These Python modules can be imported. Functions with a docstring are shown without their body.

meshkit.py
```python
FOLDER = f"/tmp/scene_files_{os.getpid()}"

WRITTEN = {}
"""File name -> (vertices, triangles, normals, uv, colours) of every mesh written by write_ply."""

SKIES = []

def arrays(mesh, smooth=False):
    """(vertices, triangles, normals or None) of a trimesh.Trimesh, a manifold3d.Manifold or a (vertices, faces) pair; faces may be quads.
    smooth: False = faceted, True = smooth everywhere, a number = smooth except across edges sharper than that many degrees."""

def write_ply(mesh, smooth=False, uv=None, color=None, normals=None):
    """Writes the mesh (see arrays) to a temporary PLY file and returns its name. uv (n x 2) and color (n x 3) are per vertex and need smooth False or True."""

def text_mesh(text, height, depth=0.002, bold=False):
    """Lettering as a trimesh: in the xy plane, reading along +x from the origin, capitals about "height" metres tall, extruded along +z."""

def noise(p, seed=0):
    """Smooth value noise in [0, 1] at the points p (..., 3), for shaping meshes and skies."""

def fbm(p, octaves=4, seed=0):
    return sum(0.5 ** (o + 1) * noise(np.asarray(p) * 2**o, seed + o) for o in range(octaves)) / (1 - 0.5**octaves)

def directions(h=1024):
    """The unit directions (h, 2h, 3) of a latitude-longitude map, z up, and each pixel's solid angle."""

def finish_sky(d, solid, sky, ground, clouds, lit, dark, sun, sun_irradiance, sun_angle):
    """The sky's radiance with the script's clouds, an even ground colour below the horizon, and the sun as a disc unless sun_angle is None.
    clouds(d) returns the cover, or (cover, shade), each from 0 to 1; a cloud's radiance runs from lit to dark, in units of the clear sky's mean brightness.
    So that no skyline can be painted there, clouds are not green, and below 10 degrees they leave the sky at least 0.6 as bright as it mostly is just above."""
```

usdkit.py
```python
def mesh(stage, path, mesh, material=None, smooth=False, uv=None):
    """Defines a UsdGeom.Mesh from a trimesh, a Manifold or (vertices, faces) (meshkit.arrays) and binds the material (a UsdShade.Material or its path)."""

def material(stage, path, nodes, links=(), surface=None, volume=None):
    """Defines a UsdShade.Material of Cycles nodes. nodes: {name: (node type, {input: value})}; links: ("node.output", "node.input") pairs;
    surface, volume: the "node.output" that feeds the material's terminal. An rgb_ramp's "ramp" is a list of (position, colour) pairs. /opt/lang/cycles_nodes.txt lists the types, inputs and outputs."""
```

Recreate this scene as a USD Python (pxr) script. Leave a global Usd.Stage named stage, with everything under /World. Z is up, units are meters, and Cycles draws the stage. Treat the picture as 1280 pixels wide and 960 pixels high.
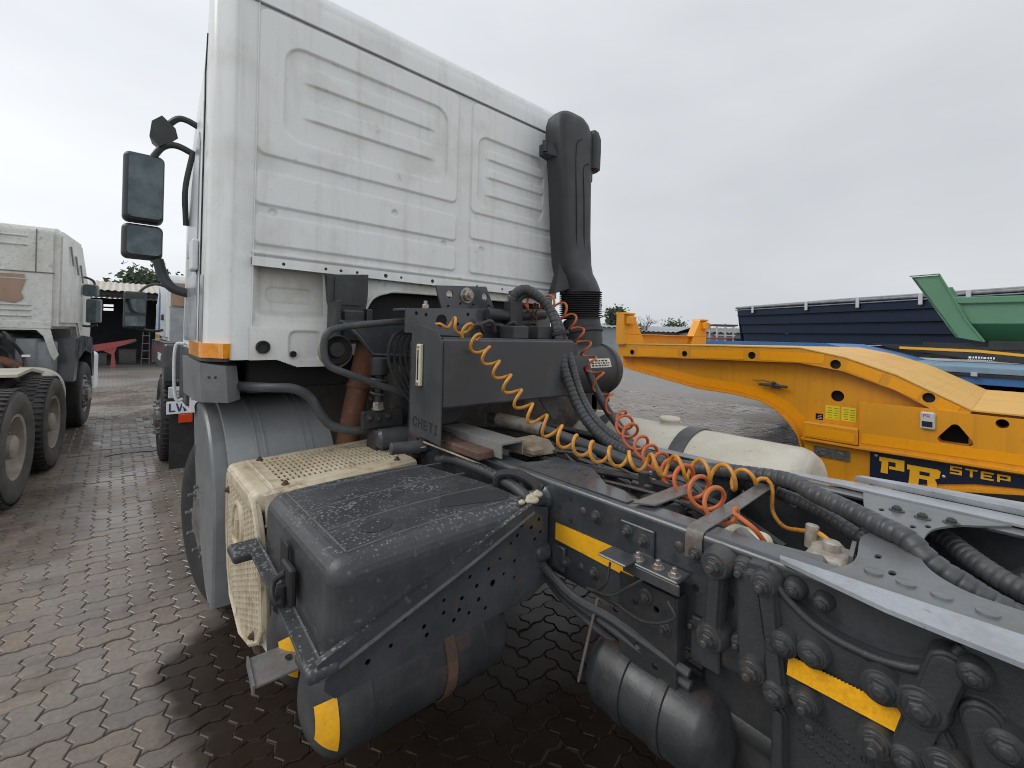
import math, random
import numpy as np, trimesh, manifold3d as m3
import shapely
from shapely.geometry import Polygon, Point, LineString, box as sbox
from shapely import affinity
from shapely.ops import unary_union
from pxr import Usd, UsdGeom, UsdLux, UsdShade, Gf, Sdf, Vt
import usdkit, meshkit

random.seed(7)
RNG = np.random.default_rng(7)
stage = Usd.Stage.CreateInMemory()
UsdGeom.SetStageUpAxis(stage, UsdGeom.Tokens.z)
UsdGeom.SetStageMetersPerUnit(stage, 1.0)
UsdGeom.Xform.Define(stage, '/World')
UsdGeom.Scope.Define(stage, '/World/Looks')

# ---------------------------------------------------------------- camera, sky, sun
F, CX, CY, ROLL, YAW, EYE = 560.0, 640.0, 418.0, math.radians(1.5), math.radians(41.6), 1.65
cam = UsdGeom.Camera.Define(stage, '/World/camera')
fw = np.array([math.sin(YAW), math.cos(YAW), 0]); rt = np.array([math.cos(YAW), -math.sin(YAW), 0]); upv = np.array([0, 0, 1.0])
c_, s_ = math.cos(ROLL), math.sin(ROLL)
xr = rt * c_ + upv * s_
yu = -rt * s_ + upv * c_
M = Gf.Matrix4d(*xr, 0, *yu, 0, *(-fw), 0, 0, 0, EYE, 1)
cam.AddTransformOp().Set(M)
HA = 36.0
cam.CreateHorizontalApertureAttr(HA)
cam.CreateVerticalApertureAttr(HA * 0.75)
cam.CreateFocalLengthAttr(F / 1280 * HA)
cam.CreateHorizontalApertureOffsetAttr((640 - CX) / 1280 * HA)
cam.CreateVerticalApertureOffsetAttr(-(480 - CY) / 1280 * HA)
cam.CreateClippingRangeAttr(Gf.Vec2f(0.02, 2000))
cam.CreateExposureAttr(0.06)

SUN_DIR = np.array([-0.62, 0.42, 0.72]); SUN_DIR /= np.linalg.norm(SUN_DIR)
SKY_STRENGTH = 0.1
dome = UsdLux.DomeLight.Define(stage, '/World/sky')
dome.GetPrim().SetCustomDataByKey('kind', 'structure')
skymat = usdkit.material(stage, '/World/Looks/sky', {
    'sky': ('sky_texture', {'sky_type': 'single_scattering', 'sun_disc': False, 'sun_elevation': math.asin(SUN_DIR[2]),
                            'sun_rotation': math.atan2(SUN_DIR[0], SUN_DIR[1]), 'aerosol_density': 3.0}),
    'tc': ('texture_coordinate', {}),
    'mp': ('mapping', {'scale': (1.0, 1.0, 2.6)}),
    'n': ('noise_texture', {'scale': 1.0, 'detail': 5.0, 'roughness': 0.5}),
    'cr': ('rgb_ramp', {'ramp': [(0.28, (6.4, 6.65, 7.05)), (0.5, (7.6, 7.85, 8.2)), (0.72, (8.8, 9.0, 9.2))]}),
    'dt': ('vector_math', {'math_type': 'dot_product', 'vector2': tuple(SUN_DIR)}), 'dr': ('map_range', {'from_min': -0.3, 'from_max': 1.0, 'to_min': 0.85, 'to_max': 1.28, 'clamp': True}), 'gl': ('vector_math', {'math_type': 'scale'}),
    'mx': ('mix', {'fac': 0.94}),
    'bg': ('background_shader', {'strength': SKY_STRENGTH}),
}, [('tc.generated', 'mp.vector'), ('mp.vector', 'n.vector'), ('n.fac', 'cr.fac'), ('sky.color', 'mx.color1'), ('tc.generated', 'dt.vector1'), ('dt.value', 'dr.value'), ('cr.color', 'gl.vector1'), ('dr.result', 'gl.scale'), ('gl.vector', 'mx.color2'),
    ('mx.color', 'bg.color')], surface='bg.background')
UsdShade.MaterialBindingAPI.Apply(dome.GetPrim()).Bind(skymat)
sun = UsdLux.DistantLight.Define(stage, '/World/sun')
sun.CreateIntensityAttr(0.30); sun.CreateAngleAttr(30.0); sun.CreateNormalizeAttr(True); sun.CreateColorAttr(Gf.Vec3f(1.0, 0.98, 0.95))
_z = SUN_DIR; _x = np.cross([0, 1, 0], _z); _x /= np.linalg.norm(_x); _y = np.cross(_z, _x)
sun.AddTransformOp().Set(Gf.Matrix4d(*_x, 0, *_y, 0, *_z, 0, 0, 0, 30, 1))

# ---------------------------------------------------------------- materials
LOOKS = {}
def mat(name, col, rough=0.5, metal=0.0, spec=0.5, dirt=None, specks=None, bump=None, rvar=0.0, bevel=0.0, coat=0.0, fine=0.12, stretch=None, second=None, transl=None, island=None, objrand=None, up=False, streak=None):
    """dirt = (scale, lo, hi, colour); specks = (scale, radius, colour); bump = (scale, strength); second = a second dirt layer."""
    n = {'g': ('geometry', {}), 'p': ('principled_bsdf', {'base_color': col, 'roughness': rough, 'metallic': metal, 'specular_ior_level': spec, 'coat_weight': coat, 'coat_roughness': 0.12})}
    l = []
    pos = 'g.position'
    if stretch:
        n['mp'] = ('mapping', {'scale': stretch}); l.append(('g.position', 'mp.vector')); pos = 'mp.vector'
    cur = None
    def layer(cur, tag, d):
        sc, lo, hi, dc = d
        n['n' + tag] = ('noise_texture', {'scale': sc, 'detail': 6.0, 'roughness': 0.62}); l.append((pos, f'n{tag}.vector'))
        n['r' + tag] = ('map_range', {'from_min': lo, 'from_max': hi, 'to_min': 0.0, 'to_max': 1.0, 'clamp': True}); l.append((f'n{tag}.fac', f'r{tag}.value'))
        n['m' + tag] = ('mix', {'color1': col, 'color2': dc}); l.append((f'r{tag}.result', f'm{tag}.fac'))
        if cur: l.append((cur, f'm{tag}.color1'))
        return f'm{tag}.color'
    if island or objrand:
        r = island or objrand
        if island: src = 'g.random_per_island'
        else:
            n['oi'] = ('object_info', {}); src = 'oi.random'
        n['ri'] = ('rgb_ramp', {'ramp': r}); l.append((src, 'ri.fac')); cur = 'ri.color'
    if dirt: cur = layer(cur, 'd', dirt)
    if second: cur = layer(cur, 'e', second)
    if streak:   # rain runs: noise drawn out downwards
        n['mk'] = ('mapping', {'scale': (11.0, 11.0, .55)}); n['nk'] = ('noise_texture', {'scale': 1.6, 'detail': 5.0, 'roughness': .6})
        n['rk'] = ('map_range', {'from_min': streak[0], 'from_max': streak[1], 'to_min': 0.0, 'to_max': streak[3], 'clamp': True}); n['mkx'] = ('mix', {'color1': col, 'color2': streak[2]})
        l.extend([('g.position', 'mk.vector'), ('mk.vector', 'nk.vector'), ('nk.fac', 'rk.value'), ('rk.result', 'mkx.fac')])
        if cur: l.append((cur, 'mkx.color1'))
        cur = 'mkx.color'
    if fine:
        n['nf'] = ('noise_texture', {'scale': 90.0, 'detail': 4.0, 'roughness': 0.7}); l.append((pos, 'nf.vector'))
        n['rf'] = ('map_range', {'from_min': 0.25, 'from_max': 0.75, 'to_min': 1 - fine, 'to_max': 1 + fine}); l.append(('nf.fac', 'rf.value'))
        n['mf'] = ('vector_math', {'math_type': 'scale', 'vector1': col}); l.append(('rf.result', 'mf.scale'))
        if cur: l.append((cur, 'mf.vector1'))
        cur = 'mf.vector'
    if specks:
        sc, rad, sc_col = specks
        n['v'] = ('voronoi_texture', {'scale': sc, 'feature': 'f1'}); l.append(('vw.vector', 'v.vector'))
        n['vq'] = ('noise_texture', {'scale': sc * 1.6, 'detail': 2.0}); l.append(('g.position', 'vq.vector')); n['vw'] = ('vector_math', {'math_type': 'multiply_add', 'vector2': (.7 / sc, .7 / sc, .7 / sc)}); l.extend([('vq.color', 'vw.vector1'), ('g.position', 'vw.vector3')])
        n['vn'] = ('noise_texture', {'scale': 4.0, 'detail': 3.0}); l.append(('g.position', 'vn.vector'))
        n['vr'] = ('map_range', {'from_min': 0.35, 'from_max': 0.65, 'to_min': rad * 0.35, 'to_max': rad * 1.5}); l.append(('vn.fac', 'vr.value'))
        n['vs'] = ('math', {'math_type': 'subtract'}); l += [('vr.result', 'vs.value1'), ('v.distance', 'vs.value2')]
        n['vm'] = ('math', {'math_type': 'multiply', 'value2': 9.0, 'use_clamp': True}); l.append(('vs.value', 'vm.value1'))
        n['ms'] = ('mix', {'color1': col, 'color2': sc_col}); src = 'vm.value'
        if up:   # dried drops lie on the level faces only
            n['sn'] = ('separate_xyz', {}); n['su'] = ('map_range', {'from_min': .55, 'from_max': .9, 'to_min': .08, 'to_max': 1.0, 'clamp': True}); n['sm'] = ('math', {'math_type': 'multiply'})
            l.extend([('g.normal', 'sn.vector'), ('sn.z', 'su.value'), ('su.result', 'sm.value1'), ('vm.value', 'sm.value2')]); src = 'sm.value'
        l.append((src, 'ms.fac'))
        if cur: l.append((cur, 'ms.color1'))
        cur = 'ms.color'
    if cur: l.append((cur, 'p.base_color'))
    if rvar:
        n['nr'] = ('noise_texture', {'scale': 7.0, 'detail': 5.0}); l.append((pos, 'nr.vector'))
        n['rr'] = ('map_range', {'from_min': 0.3, 'from_max': 0.7, 'to_min': max(rough - rvar, 0.03), 'to_max': min(rough + rvar, 1), 'clamp': True}); l.append(('nr.fac', 'rr.value'))
        l.append(('rr.result', 'p.roughness'))
    nrm = None
    if bevel:
        n['bv'] = ('bevel', {'samples': 4, 'radius': bevel}); nrm = 'bv.bevel'
    if bump:
        n['nb'] = ('noise_texture', {'scale': bump[0], 'detail': 5.0, 'roughness': 0.65}); l.append((pos, 'nb.vector'))
        n['b'] = ('bump', {'strength': bump[1], 'distance': 0.01}); l.append(('nb.fac', 'b.height'))
        if nrm: l.append((nrm, 'b.normal'))
        nrm = 'b.normal'
    if nrm: l.append((nrm, 'p.normal'))
    surf = 'p.BSDF'
    if transl:
        n['tl'] = ('translucent_bsdf', {'color': transl}); n['mc'] = ('mix_closure', {'fac': 0.3})
        l += [('p.BSDF', 'mc.closure1'), ('tl.BSDF', 'mc.closure2')]; surf = 'mc.closure'
        if cur: l.append((cur, 'tl.color'))
    LOOKS[name] = usdkit.material(stage, '/World/Looks/' + name, n, l, surface=surf)

mat('white_paint', (.70, .715, .705), .38, dirt=(2.2, .5, .78, (.52, .52, .48)), second=(9, .66, .8, (.40, .36, .29)), specks=(34, .045, (.2, .17, .13)), fine=.04, bump=(2.5, .08), coat=.2, streak=(.52, .76, (.46, .44, .39), .36))
mat('white_grimy', (.70, .70, .67), .45, dirt=(4, .46, .76, (.52, .49, .42)), second=(11, .62, .76, (.32, .25, .17)), specks=(40, .06, (.16, .12, .09)), fine=.05, bump=(5, .1), streak=(.54, .75, (.44, .40, .33), .4))
mat('white_dirty_cab', (.60, .60, .57), .5, dirt=(2.5, .42, .75, (.44, .42, .36)), second=(22, .54, .78, (.32, .29, .23)), fine=.12)
mat('white_clean', (.7, .72, .73), .35, dirt=(3, .5, .8, (.5, .5, .48)), fine=.04)
mat('grey_panel', (.24, .255, .265), .25, dirt=(6, .4, .8, (.36, .37, .38)), fine=.06)
mat('flare_grey', (.145, .152, .155), .42, dirt=(4, .5, .85, (.23, .235, .23)), specks=(60, .03, (.3, .3, .29)), fine=.06, rvar=.1)
mat('mudguard_skylit', (.235, .245, .25), .42, dirt=(4, .45, .8, (.29, .30, .30)), specks=(60, .03, (.35, .35, .34)), fine=.06, rvar=.1)  # lighter copy of the flare grey: sky light put into the colour
mat('chassis_grey', (.031, .0345, .039), .32, coat=.45, dirt=(3.5, .42, .75, (.062, .066, .070)), second=(11, .58, .74, (.085, .058, .042)), specks=(70, .05, (.03, .032, .034)), fine=.16, rvar=.14, bump=(60, .12), bevel=.004)
mat('chassis_dark', (.020, .0215, .023), .42, dirt=(6, .45, .8, (.055, .052, .05)), fine=.2, rvar=.1, bump=(40, .15))
mat('cast_grey', (.029, .0315, .034), .40, dirt=(5, .45, .8, (.048, .05, .051)), fine=.15, rvar=.12, bump=(140, .25), bevel=.006)
mat('bolt_grey', (.043, .045, .047), .42, metal=.15, dirt=(22, .48, .75, (.085, .070, .056)), fine=.2, bevel=.002)
mat('bolt_bright', (.35, .33, .29), .35, metal=.7, dirt=(30, .45, .7, (.2, .14, .09)), fine=.2)
mat('plastic_black', (.030, .031, .034), .46, dirt=(5, .5, .8, (.055, .056, .058)), fine=.12, rvar=.08, bump=(220, .1))
mat('plastic_duct', (.025, .027, .030), .5, dirt=(3, .5, .85, (.05, .051, .054)), fine=.08, rvar=.1, bump=(300, .06))
mat('lid_plastic', (.029, .031, .034), .38, dirt=(5, .42, .78, (.06, .063, .066)), second=(34, .60, .72, (.10, .10, .10)), specks=(72, .31, (.155, .16, .16)), fine=.15, rvar=.12, bump=(120, .12), up=True)
mat('lid_edge', (.105, .108, .112), .5, dirt=(20, .4, .7, (.06, .062, .065)), fine=.2)
mat('lid_clean', (.024, .026, .028), .5, specks=(44, .16, (.22, .22, .22)), fine=.1)
mat('box_paint', (.038, .041, .045), .42, dirt=(3, .45, .8, (.085, .087, .09)), fine=.08, rvar=.1, bevel=.003)
mat('rubber', (.018, .018, .019), .68, dirt=(10, .45, .8, (.04, .038, .036)), fine=.25, bump=(70, .2))
mat('tread_rubber', (.022, .022, .023), .7, dirt=(8, .4, .75, (.06, .056, .05)), fine=.25, bump=(70, .25))
mat('hose_black', (.045, .047, .05), .48, dirt=(12, .45, .8, (.085, .087, .09)), fine=.15, rvar=.1)
mat('void_black', (.010, .010, .011), .8, fine=0)
mat('oily_dark', (.028, .026, .024), .45, dirt=(14, .4, .7, (.075, .062, .05)), second=(30, .55, .75, (.12, .10, .08)), fine=.3, bump=(40, .5))
mat('rust', (.105, .055, .036), .75, dirt=(12, .4, .7, (.055, .038, .032)), second=(25, .55, .75, (.17, .085, .05)), fine=.3, bump=(60, .3))
mat('exhaust_brown', (.17, .062, .026), .6, dirt=(6, .42, .75, (.09, .042, .024)), second=(20, .6, .75, (.22, .11, .06)), fine=.2, bump=(50, .2))
mat('bare_steel', (.25, .25, .25), .38, metal=.5, dirt=(7, .4, .7, (.2, .14, .10)), second=(16, .55, .7, (.12, .17, .2)), fine=.2)
mat('strap_steel', (.17, .17, .165), .42, metal=.4, dirt=(12, .42, .7, (.13, .09, .065)), fine=.2)
mat('gusset_steel', (.155, .162, .168), .36, metal=.25, dirt=(6, .42, .75, (.11, .105, .10)), second=(20, .6, .78, (.15, .11, .08)), fine=.12, rvar=.1, specks=(80, .05, (.06, .06, .06)))
mat('silver_rail', (.36, .38, .41), .32, metal=.35, dirt=(5, .45, .75, (.22, .225, .23)), second=(30, .64, .76, (.10, .09, .08)), fine=.1, rvar=.1)
mat('grey_channel', (.17, .175, .17), .5, dirt=(9, .4, .7, (.22, .20, .17)), fine=.2, bump=(40, .2))
mat('beige_guard', (.54, .475, .35), .48, dirt=(4, .42, .72, (.38, .30, .19)), second=(13, .56, .74, (.20, .135, .08)), fine=.12, streak=(.5, .72, (.26, .18, .11), .5))
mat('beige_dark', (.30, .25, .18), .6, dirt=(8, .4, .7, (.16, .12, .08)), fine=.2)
mat('brown_shield', (.12, .075, .058), .6, dirt=(5, .4, .7, (.075, .05, .042)), fine=.2)
mat('tank_cream', (.50, .475, .40), .42, dirt=(3, .42, .75, (.38, .345, .27)), second=(18, .62, .76, (.24, .20, .14)), fine=.1, rvar=.1)
mat('tape_yellow', (.80, .40, .012), .45, dirt=(25, .55, .75, (.62, .30, .02)), second=(26, .68, .74, (.10, .06, .02)), fine=.12)
mat('tape_worn', (.88, .42, .008), .45, dirt=(40, .55, .78, (.60, .27, .01)), specks=(110, .22, (.92, .52, .03)), fine=.2)
mat('indicator_amber', (.72, .24, .006), .18, dirt=(30, .4, .7, (.85, .36, .02)), fine=.1, coat=.6)
mat('lamp_red', (.6, .06, .02), .2, fine=.05)
mat('coil_yellow', (.60, .27, .032), .4, dirt=(7, .42, .7, (.42, .17, .03)), second=(26, .55, .72, (.24, .12, .035)), fine=.08)
mat('coil_red', (.50, .098, .030), .42, dirt=(5, .4, .72, (.44, .14, .035)), second=(24, .55, .72, (.22, .07, .03)), fine=.08)
mat('coil_amber', (.50, .20, .035), .4, dirt=(8, .42, .7, (.38, .15, .04)), fine=.08)
mat('mirror_glass', (.085, .105, .11), .05, metal=1.0, dirt=(9, .4, .75, (.16, .19, .2)), fine=0)  # dark base stands in for dark surroundings mirrored in the glass
mat('window_glass', (.02, .024, .026), .05, spec=.7, fine=0)
mat('gauge_cream', (.62, .57, .42), .4, fine=.1)
mat('label_cream', (.62, .6, .5), .5, dirt=(20, .5, .7, (.45, .42, .33)), fine=.1)
mat('ink_black', (.012, .012, .013), .6, fine=0)
mat('alloy_cast', (.36, .335, .29), .5, metal=.3, dirt=(20, .4, .7, (.22, .18, .13)), fine=.25, bump=(70, .25))
mat('rope_beige', (.42, .36, .27), .8, fine=.3)
mat('trailer_yellow', (.72, .30, .010), .36, dirt=(1.5, .45, .8, (.60, .25, .012)), second=(9, .62, .8, (.42, .19, .03)), fine=.05, coat=.2, bevel=.004, specks=(15, .035, (.22, .11, .03)), streak=(.5, .74, (.50, .22, .02), .6), bump=(6, .06))
mat('trailer_tape', (.86, .34, .004), .3, dirt=(20, .5, .75, (.8, .30, .004)), fine=.05)
mat('trailer_deck', (.72, .40, .075), .42, dirt=(2.5, .42, .75, (.60, .33, .07)), second=(14, .6, .78, (.42, .24, .08)), fine=.1, bump=(60, .2))
mat('sign_navy', (.008, .014, .032), .22, fine=0)
mat('sign_orange', (.82, .42, .02), .35, fine=.03)
mat('label_yellow', (.72, .62, .02), .4, fine=.05)
mat('label_ink', (.22, .19, .02), .5, fine=0)
mat('grey_box', (.5, .52, .54), .35, fine=.06)
mat('red_print', (.42, .05, .04), .4, fine=0)
mat('tread_plate', (.2, .2, .2), .4, metal=.6, dirt=(20, .4, .7, (.11, .10, .09)), fine=.2, bump=(60, .4))
mat('tipper_navy', (.005, .014, .032), .5, spec=.25, dirt=(2, .45, .8, (.009, .018, .042)), fine=.08)
mat('tarp_grey', (.16, .17, .18), .6, dirt=(5, .4, .7, (.28, .29, .3)), fine=.1)
mat('clip_silver', (.5, .51, .52), .35, metal=.5, fine=.1)
mat('green_light', (.085, .20, .115), .45, dirt=(3, .4, .75, (.10, .23, .13)), fine=.06)
mat('green_shaded', (.035, .12, .055), .45, dirt=(3, .4, .75, (.045, .14, .065)), fine=.06)  # darker copy of the green, shade of the inward-sloping lower side painted in
mat('trailer_black', (.014, .014, .015), .45, dirt=(4, .4, .75, (.03, .03, .03)), fine=.1)
mat('stripe_orange', (.78, .36, .02), .4, fine=.04)
mat('trailer_blue', (.035, .14, .36), .4, dirt=(3, .42, .75, (.05, .17, .40)), fine=.06)
mat('blue_deck', (.15, .25, .35), .5, dirt=(3, .42, .75, (.24, .33, .41)), second=(10, .55, .75, (.2, .22, .22)), fine=.1)
mat('tank_dark', (.017, .0185, .0205), .4, dirt=(4, .42, .75, (.045, .047, .05)), second=(7, .57, .74, (.085, .045, .028)), specks=(55, .07, (.10, .10, .10)), fine=.2, rvar=.12, bump=(50, .12))
mat('wet_silt', (.018, .016, .014), .3, fine=.3, bump=(30, .5))
mat('roof_sheet', (.47, .43, .36), .5, dirt=(1.2, .42, .75, (.36, .32, .27)), fine=.08)
mat('roof_grey', (.30, .325, .34), .5, dirt=(.5, .42, .75, (.22, .24, .25)), fine=.06)
mat('wall_grey', (.18, .185, .18), .7, dirt=(.8, .42, .75, (.12, .12, .115)), fine=.1)
mat('shed_dark', (.016, .019, .024), .7, dirt=(1.5, .4, .7, (.03, .032, .036)), fine=.1)
mat('shed_slab', (.10, .095, .09), .6, fine=.15)
mat('jib_red', (.30, .055, .055), .5, dirt=(3, .4, .7, (.22, .06, .055)), fine=.12)
mat('crate_dark', (.055, .055, .055), .6, dirt=(5, .4, .7, (.09, .08, .07)), fine=.2)
mat('bark', (.085, .07, .055), .85, fine=.3, bump=(30, .5))
mat('leaf', (.06, .085, .045), .55, objrand=None, dirt=(1.2, .35, .7, (.035, .055, .03)), second=(4, .5, .75, (.10, .12, .07)), fine=.1, transl=(.07, .1, .03))
mat('plate_white', (.75, .76, .76), .4, fine=.04)
mat('ink_blue', (.02, .05, .16), .5, fine=0)
mat('patch_brown', (.33, .225, .155), .6, dirt=(4, .42, .7, (.25, .16, .11)), second=(2.2, .55, .6, (.42, .33, .22)), fine=.12)
mat('rim_beige', (.40, .36, .30), .5, dirt=(6, .42, .7, (.27, .22, .17)), fine=.15)
mat('rim_steel', (.20, .20, .20), .42, metal=.4, dirt=(10, .4, .7, (.12, .09, .07)), fine=.2)
mat('panel_reflections', (.42, .44, .46), .14, dirt=(5, .45, .6, (.26, .28, .30)), fine=.04)  # grey patches painted in as reflections on the glossy side panels
mat('sidewall_dusty', (.105, .098, .088), .75, dirt=(8, .4, .75, (.05, .048, .045)), fine=.2)

# ---------------------------------------------------------------- wet paving materials
def paving(name, ramp, island):
    n = {'g': ('geometry', {}), 'oi': ('object_info', {}), 'ri': ('rgb_ramp', {'ramp': ramp}),
         'n1': ('noise_texture', {'scale': 45.0, 'detail': 7.0, 'roughness': .7}), 'r1': ('map_range', {'from_min': .25, 'from_max': .75, 'to_min': .68, 'to_max': 1.32}),
         'v1': ('vector_math', {'math_type': 'scale'}),
         'n2': ('noise_texture', {'scale': 1.1, 'detail': 5.0, 'roughness': .6}), 'sx': ('separate_xyz', {}),
         # oil-brown wet stain, deepened to paint in under-truck shade; mask follows the truck
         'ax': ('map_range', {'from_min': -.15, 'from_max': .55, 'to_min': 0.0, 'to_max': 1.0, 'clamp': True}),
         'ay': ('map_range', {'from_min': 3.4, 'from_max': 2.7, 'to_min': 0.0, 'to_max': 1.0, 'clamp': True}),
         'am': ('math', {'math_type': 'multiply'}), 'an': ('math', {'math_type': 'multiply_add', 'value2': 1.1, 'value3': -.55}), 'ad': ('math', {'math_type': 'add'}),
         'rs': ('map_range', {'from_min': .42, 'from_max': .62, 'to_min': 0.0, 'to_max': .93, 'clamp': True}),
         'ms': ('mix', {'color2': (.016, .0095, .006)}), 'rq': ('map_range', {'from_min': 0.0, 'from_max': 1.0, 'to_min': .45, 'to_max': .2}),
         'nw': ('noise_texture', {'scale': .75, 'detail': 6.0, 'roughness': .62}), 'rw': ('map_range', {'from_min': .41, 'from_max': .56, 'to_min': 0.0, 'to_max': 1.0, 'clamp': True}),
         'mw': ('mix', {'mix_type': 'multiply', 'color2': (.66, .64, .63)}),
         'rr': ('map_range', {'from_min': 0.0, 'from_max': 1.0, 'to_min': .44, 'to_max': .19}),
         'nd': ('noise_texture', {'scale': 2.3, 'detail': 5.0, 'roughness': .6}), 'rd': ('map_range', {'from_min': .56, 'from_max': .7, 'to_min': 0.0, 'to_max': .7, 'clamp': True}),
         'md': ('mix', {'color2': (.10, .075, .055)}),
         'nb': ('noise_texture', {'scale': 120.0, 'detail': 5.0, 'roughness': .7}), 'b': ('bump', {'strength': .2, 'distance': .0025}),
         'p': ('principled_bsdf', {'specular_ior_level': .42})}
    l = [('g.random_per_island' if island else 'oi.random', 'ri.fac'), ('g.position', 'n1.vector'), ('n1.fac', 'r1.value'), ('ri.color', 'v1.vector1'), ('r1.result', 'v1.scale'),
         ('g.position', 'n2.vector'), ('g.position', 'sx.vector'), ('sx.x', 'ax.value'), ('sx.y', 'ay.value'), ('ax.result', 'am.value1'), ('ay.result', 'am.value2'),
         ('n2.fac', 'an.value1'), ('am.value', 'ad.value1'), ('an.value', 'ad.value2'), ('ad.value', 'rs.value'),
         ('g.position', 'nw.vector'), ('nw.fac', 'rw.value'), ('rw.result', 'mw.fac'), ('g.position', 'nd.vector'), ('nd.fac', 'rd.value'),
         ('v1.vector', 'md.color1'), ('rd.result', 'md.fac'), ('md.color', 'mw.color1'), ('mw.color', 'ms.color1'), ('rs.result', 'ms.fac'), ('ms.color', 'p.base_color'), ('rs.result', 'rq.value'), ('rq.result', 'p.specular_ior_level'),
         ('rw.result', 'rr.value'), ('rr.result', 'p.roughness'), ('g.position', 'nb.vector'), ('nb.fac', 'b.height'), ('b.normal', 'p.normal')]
    LOOKS[name] = usdkit.material(stage, '/World/Looks/' + name, n, l, surface='p.BSDF')
PR_ = [(0.0, (.185, .157, .134)), (.2, (.230, .192, .160)), (.4, (.205, .182, .162)), (.6, (.24, .190, .15)), (.8, (.215, .183, .157)), (1.0, (.178, .160, .144))]
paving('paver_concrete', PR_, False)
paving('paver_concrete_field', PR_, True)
# joints near by, small-unit paving pattern beyond the built pavers
LOOKS['yard_surface'] = usdkit.material(stage, '/World/Looks/yard_surface', {
    'g': ('geometry', {}), 'br': ('brick_texture', {'scale': 5.0, 'color1': (.24, .222, .205), 'color2': (.205, .19, .178), 'mortar': (.07, .06, .05), 'mortar_size': .03, 'brick_width': 1.0, 'row_height': .5}),
    'n': ('noise_texture', {'scale': .5, 'detail': 6.0}), 'r': ('map_range', {'from_min': .42, 'from_max': .62, 'to_min': 0.0, 'to_max': 1.0, 'clamp': True}), 'mw': ('mix', {'mix_type': 'multiply', 'color2': (.72, .71, .70)}),
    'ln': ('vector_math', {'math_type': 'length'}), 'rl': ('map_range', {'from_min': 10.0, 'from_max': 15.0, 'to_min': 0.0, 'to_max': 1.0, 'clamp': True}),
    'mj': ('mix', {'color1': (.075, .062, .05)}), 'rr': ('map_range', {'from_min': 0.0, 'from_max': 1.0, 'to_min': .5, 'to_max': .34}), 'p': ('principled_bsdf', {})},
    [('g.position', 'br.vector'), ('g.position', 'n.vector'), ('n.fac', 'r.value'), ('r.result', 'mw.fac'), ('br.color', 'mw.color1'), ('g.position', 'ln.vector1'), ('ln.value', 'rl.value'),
     ('rl.result', 'mj.fac'), ('mw.color', 'mj.color2'), ('mj.color', 'p.base_color'), ('r.result', 'rr.value'), ('rr.result', 'p.roughness')], surface='p.BSDF')

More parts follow.
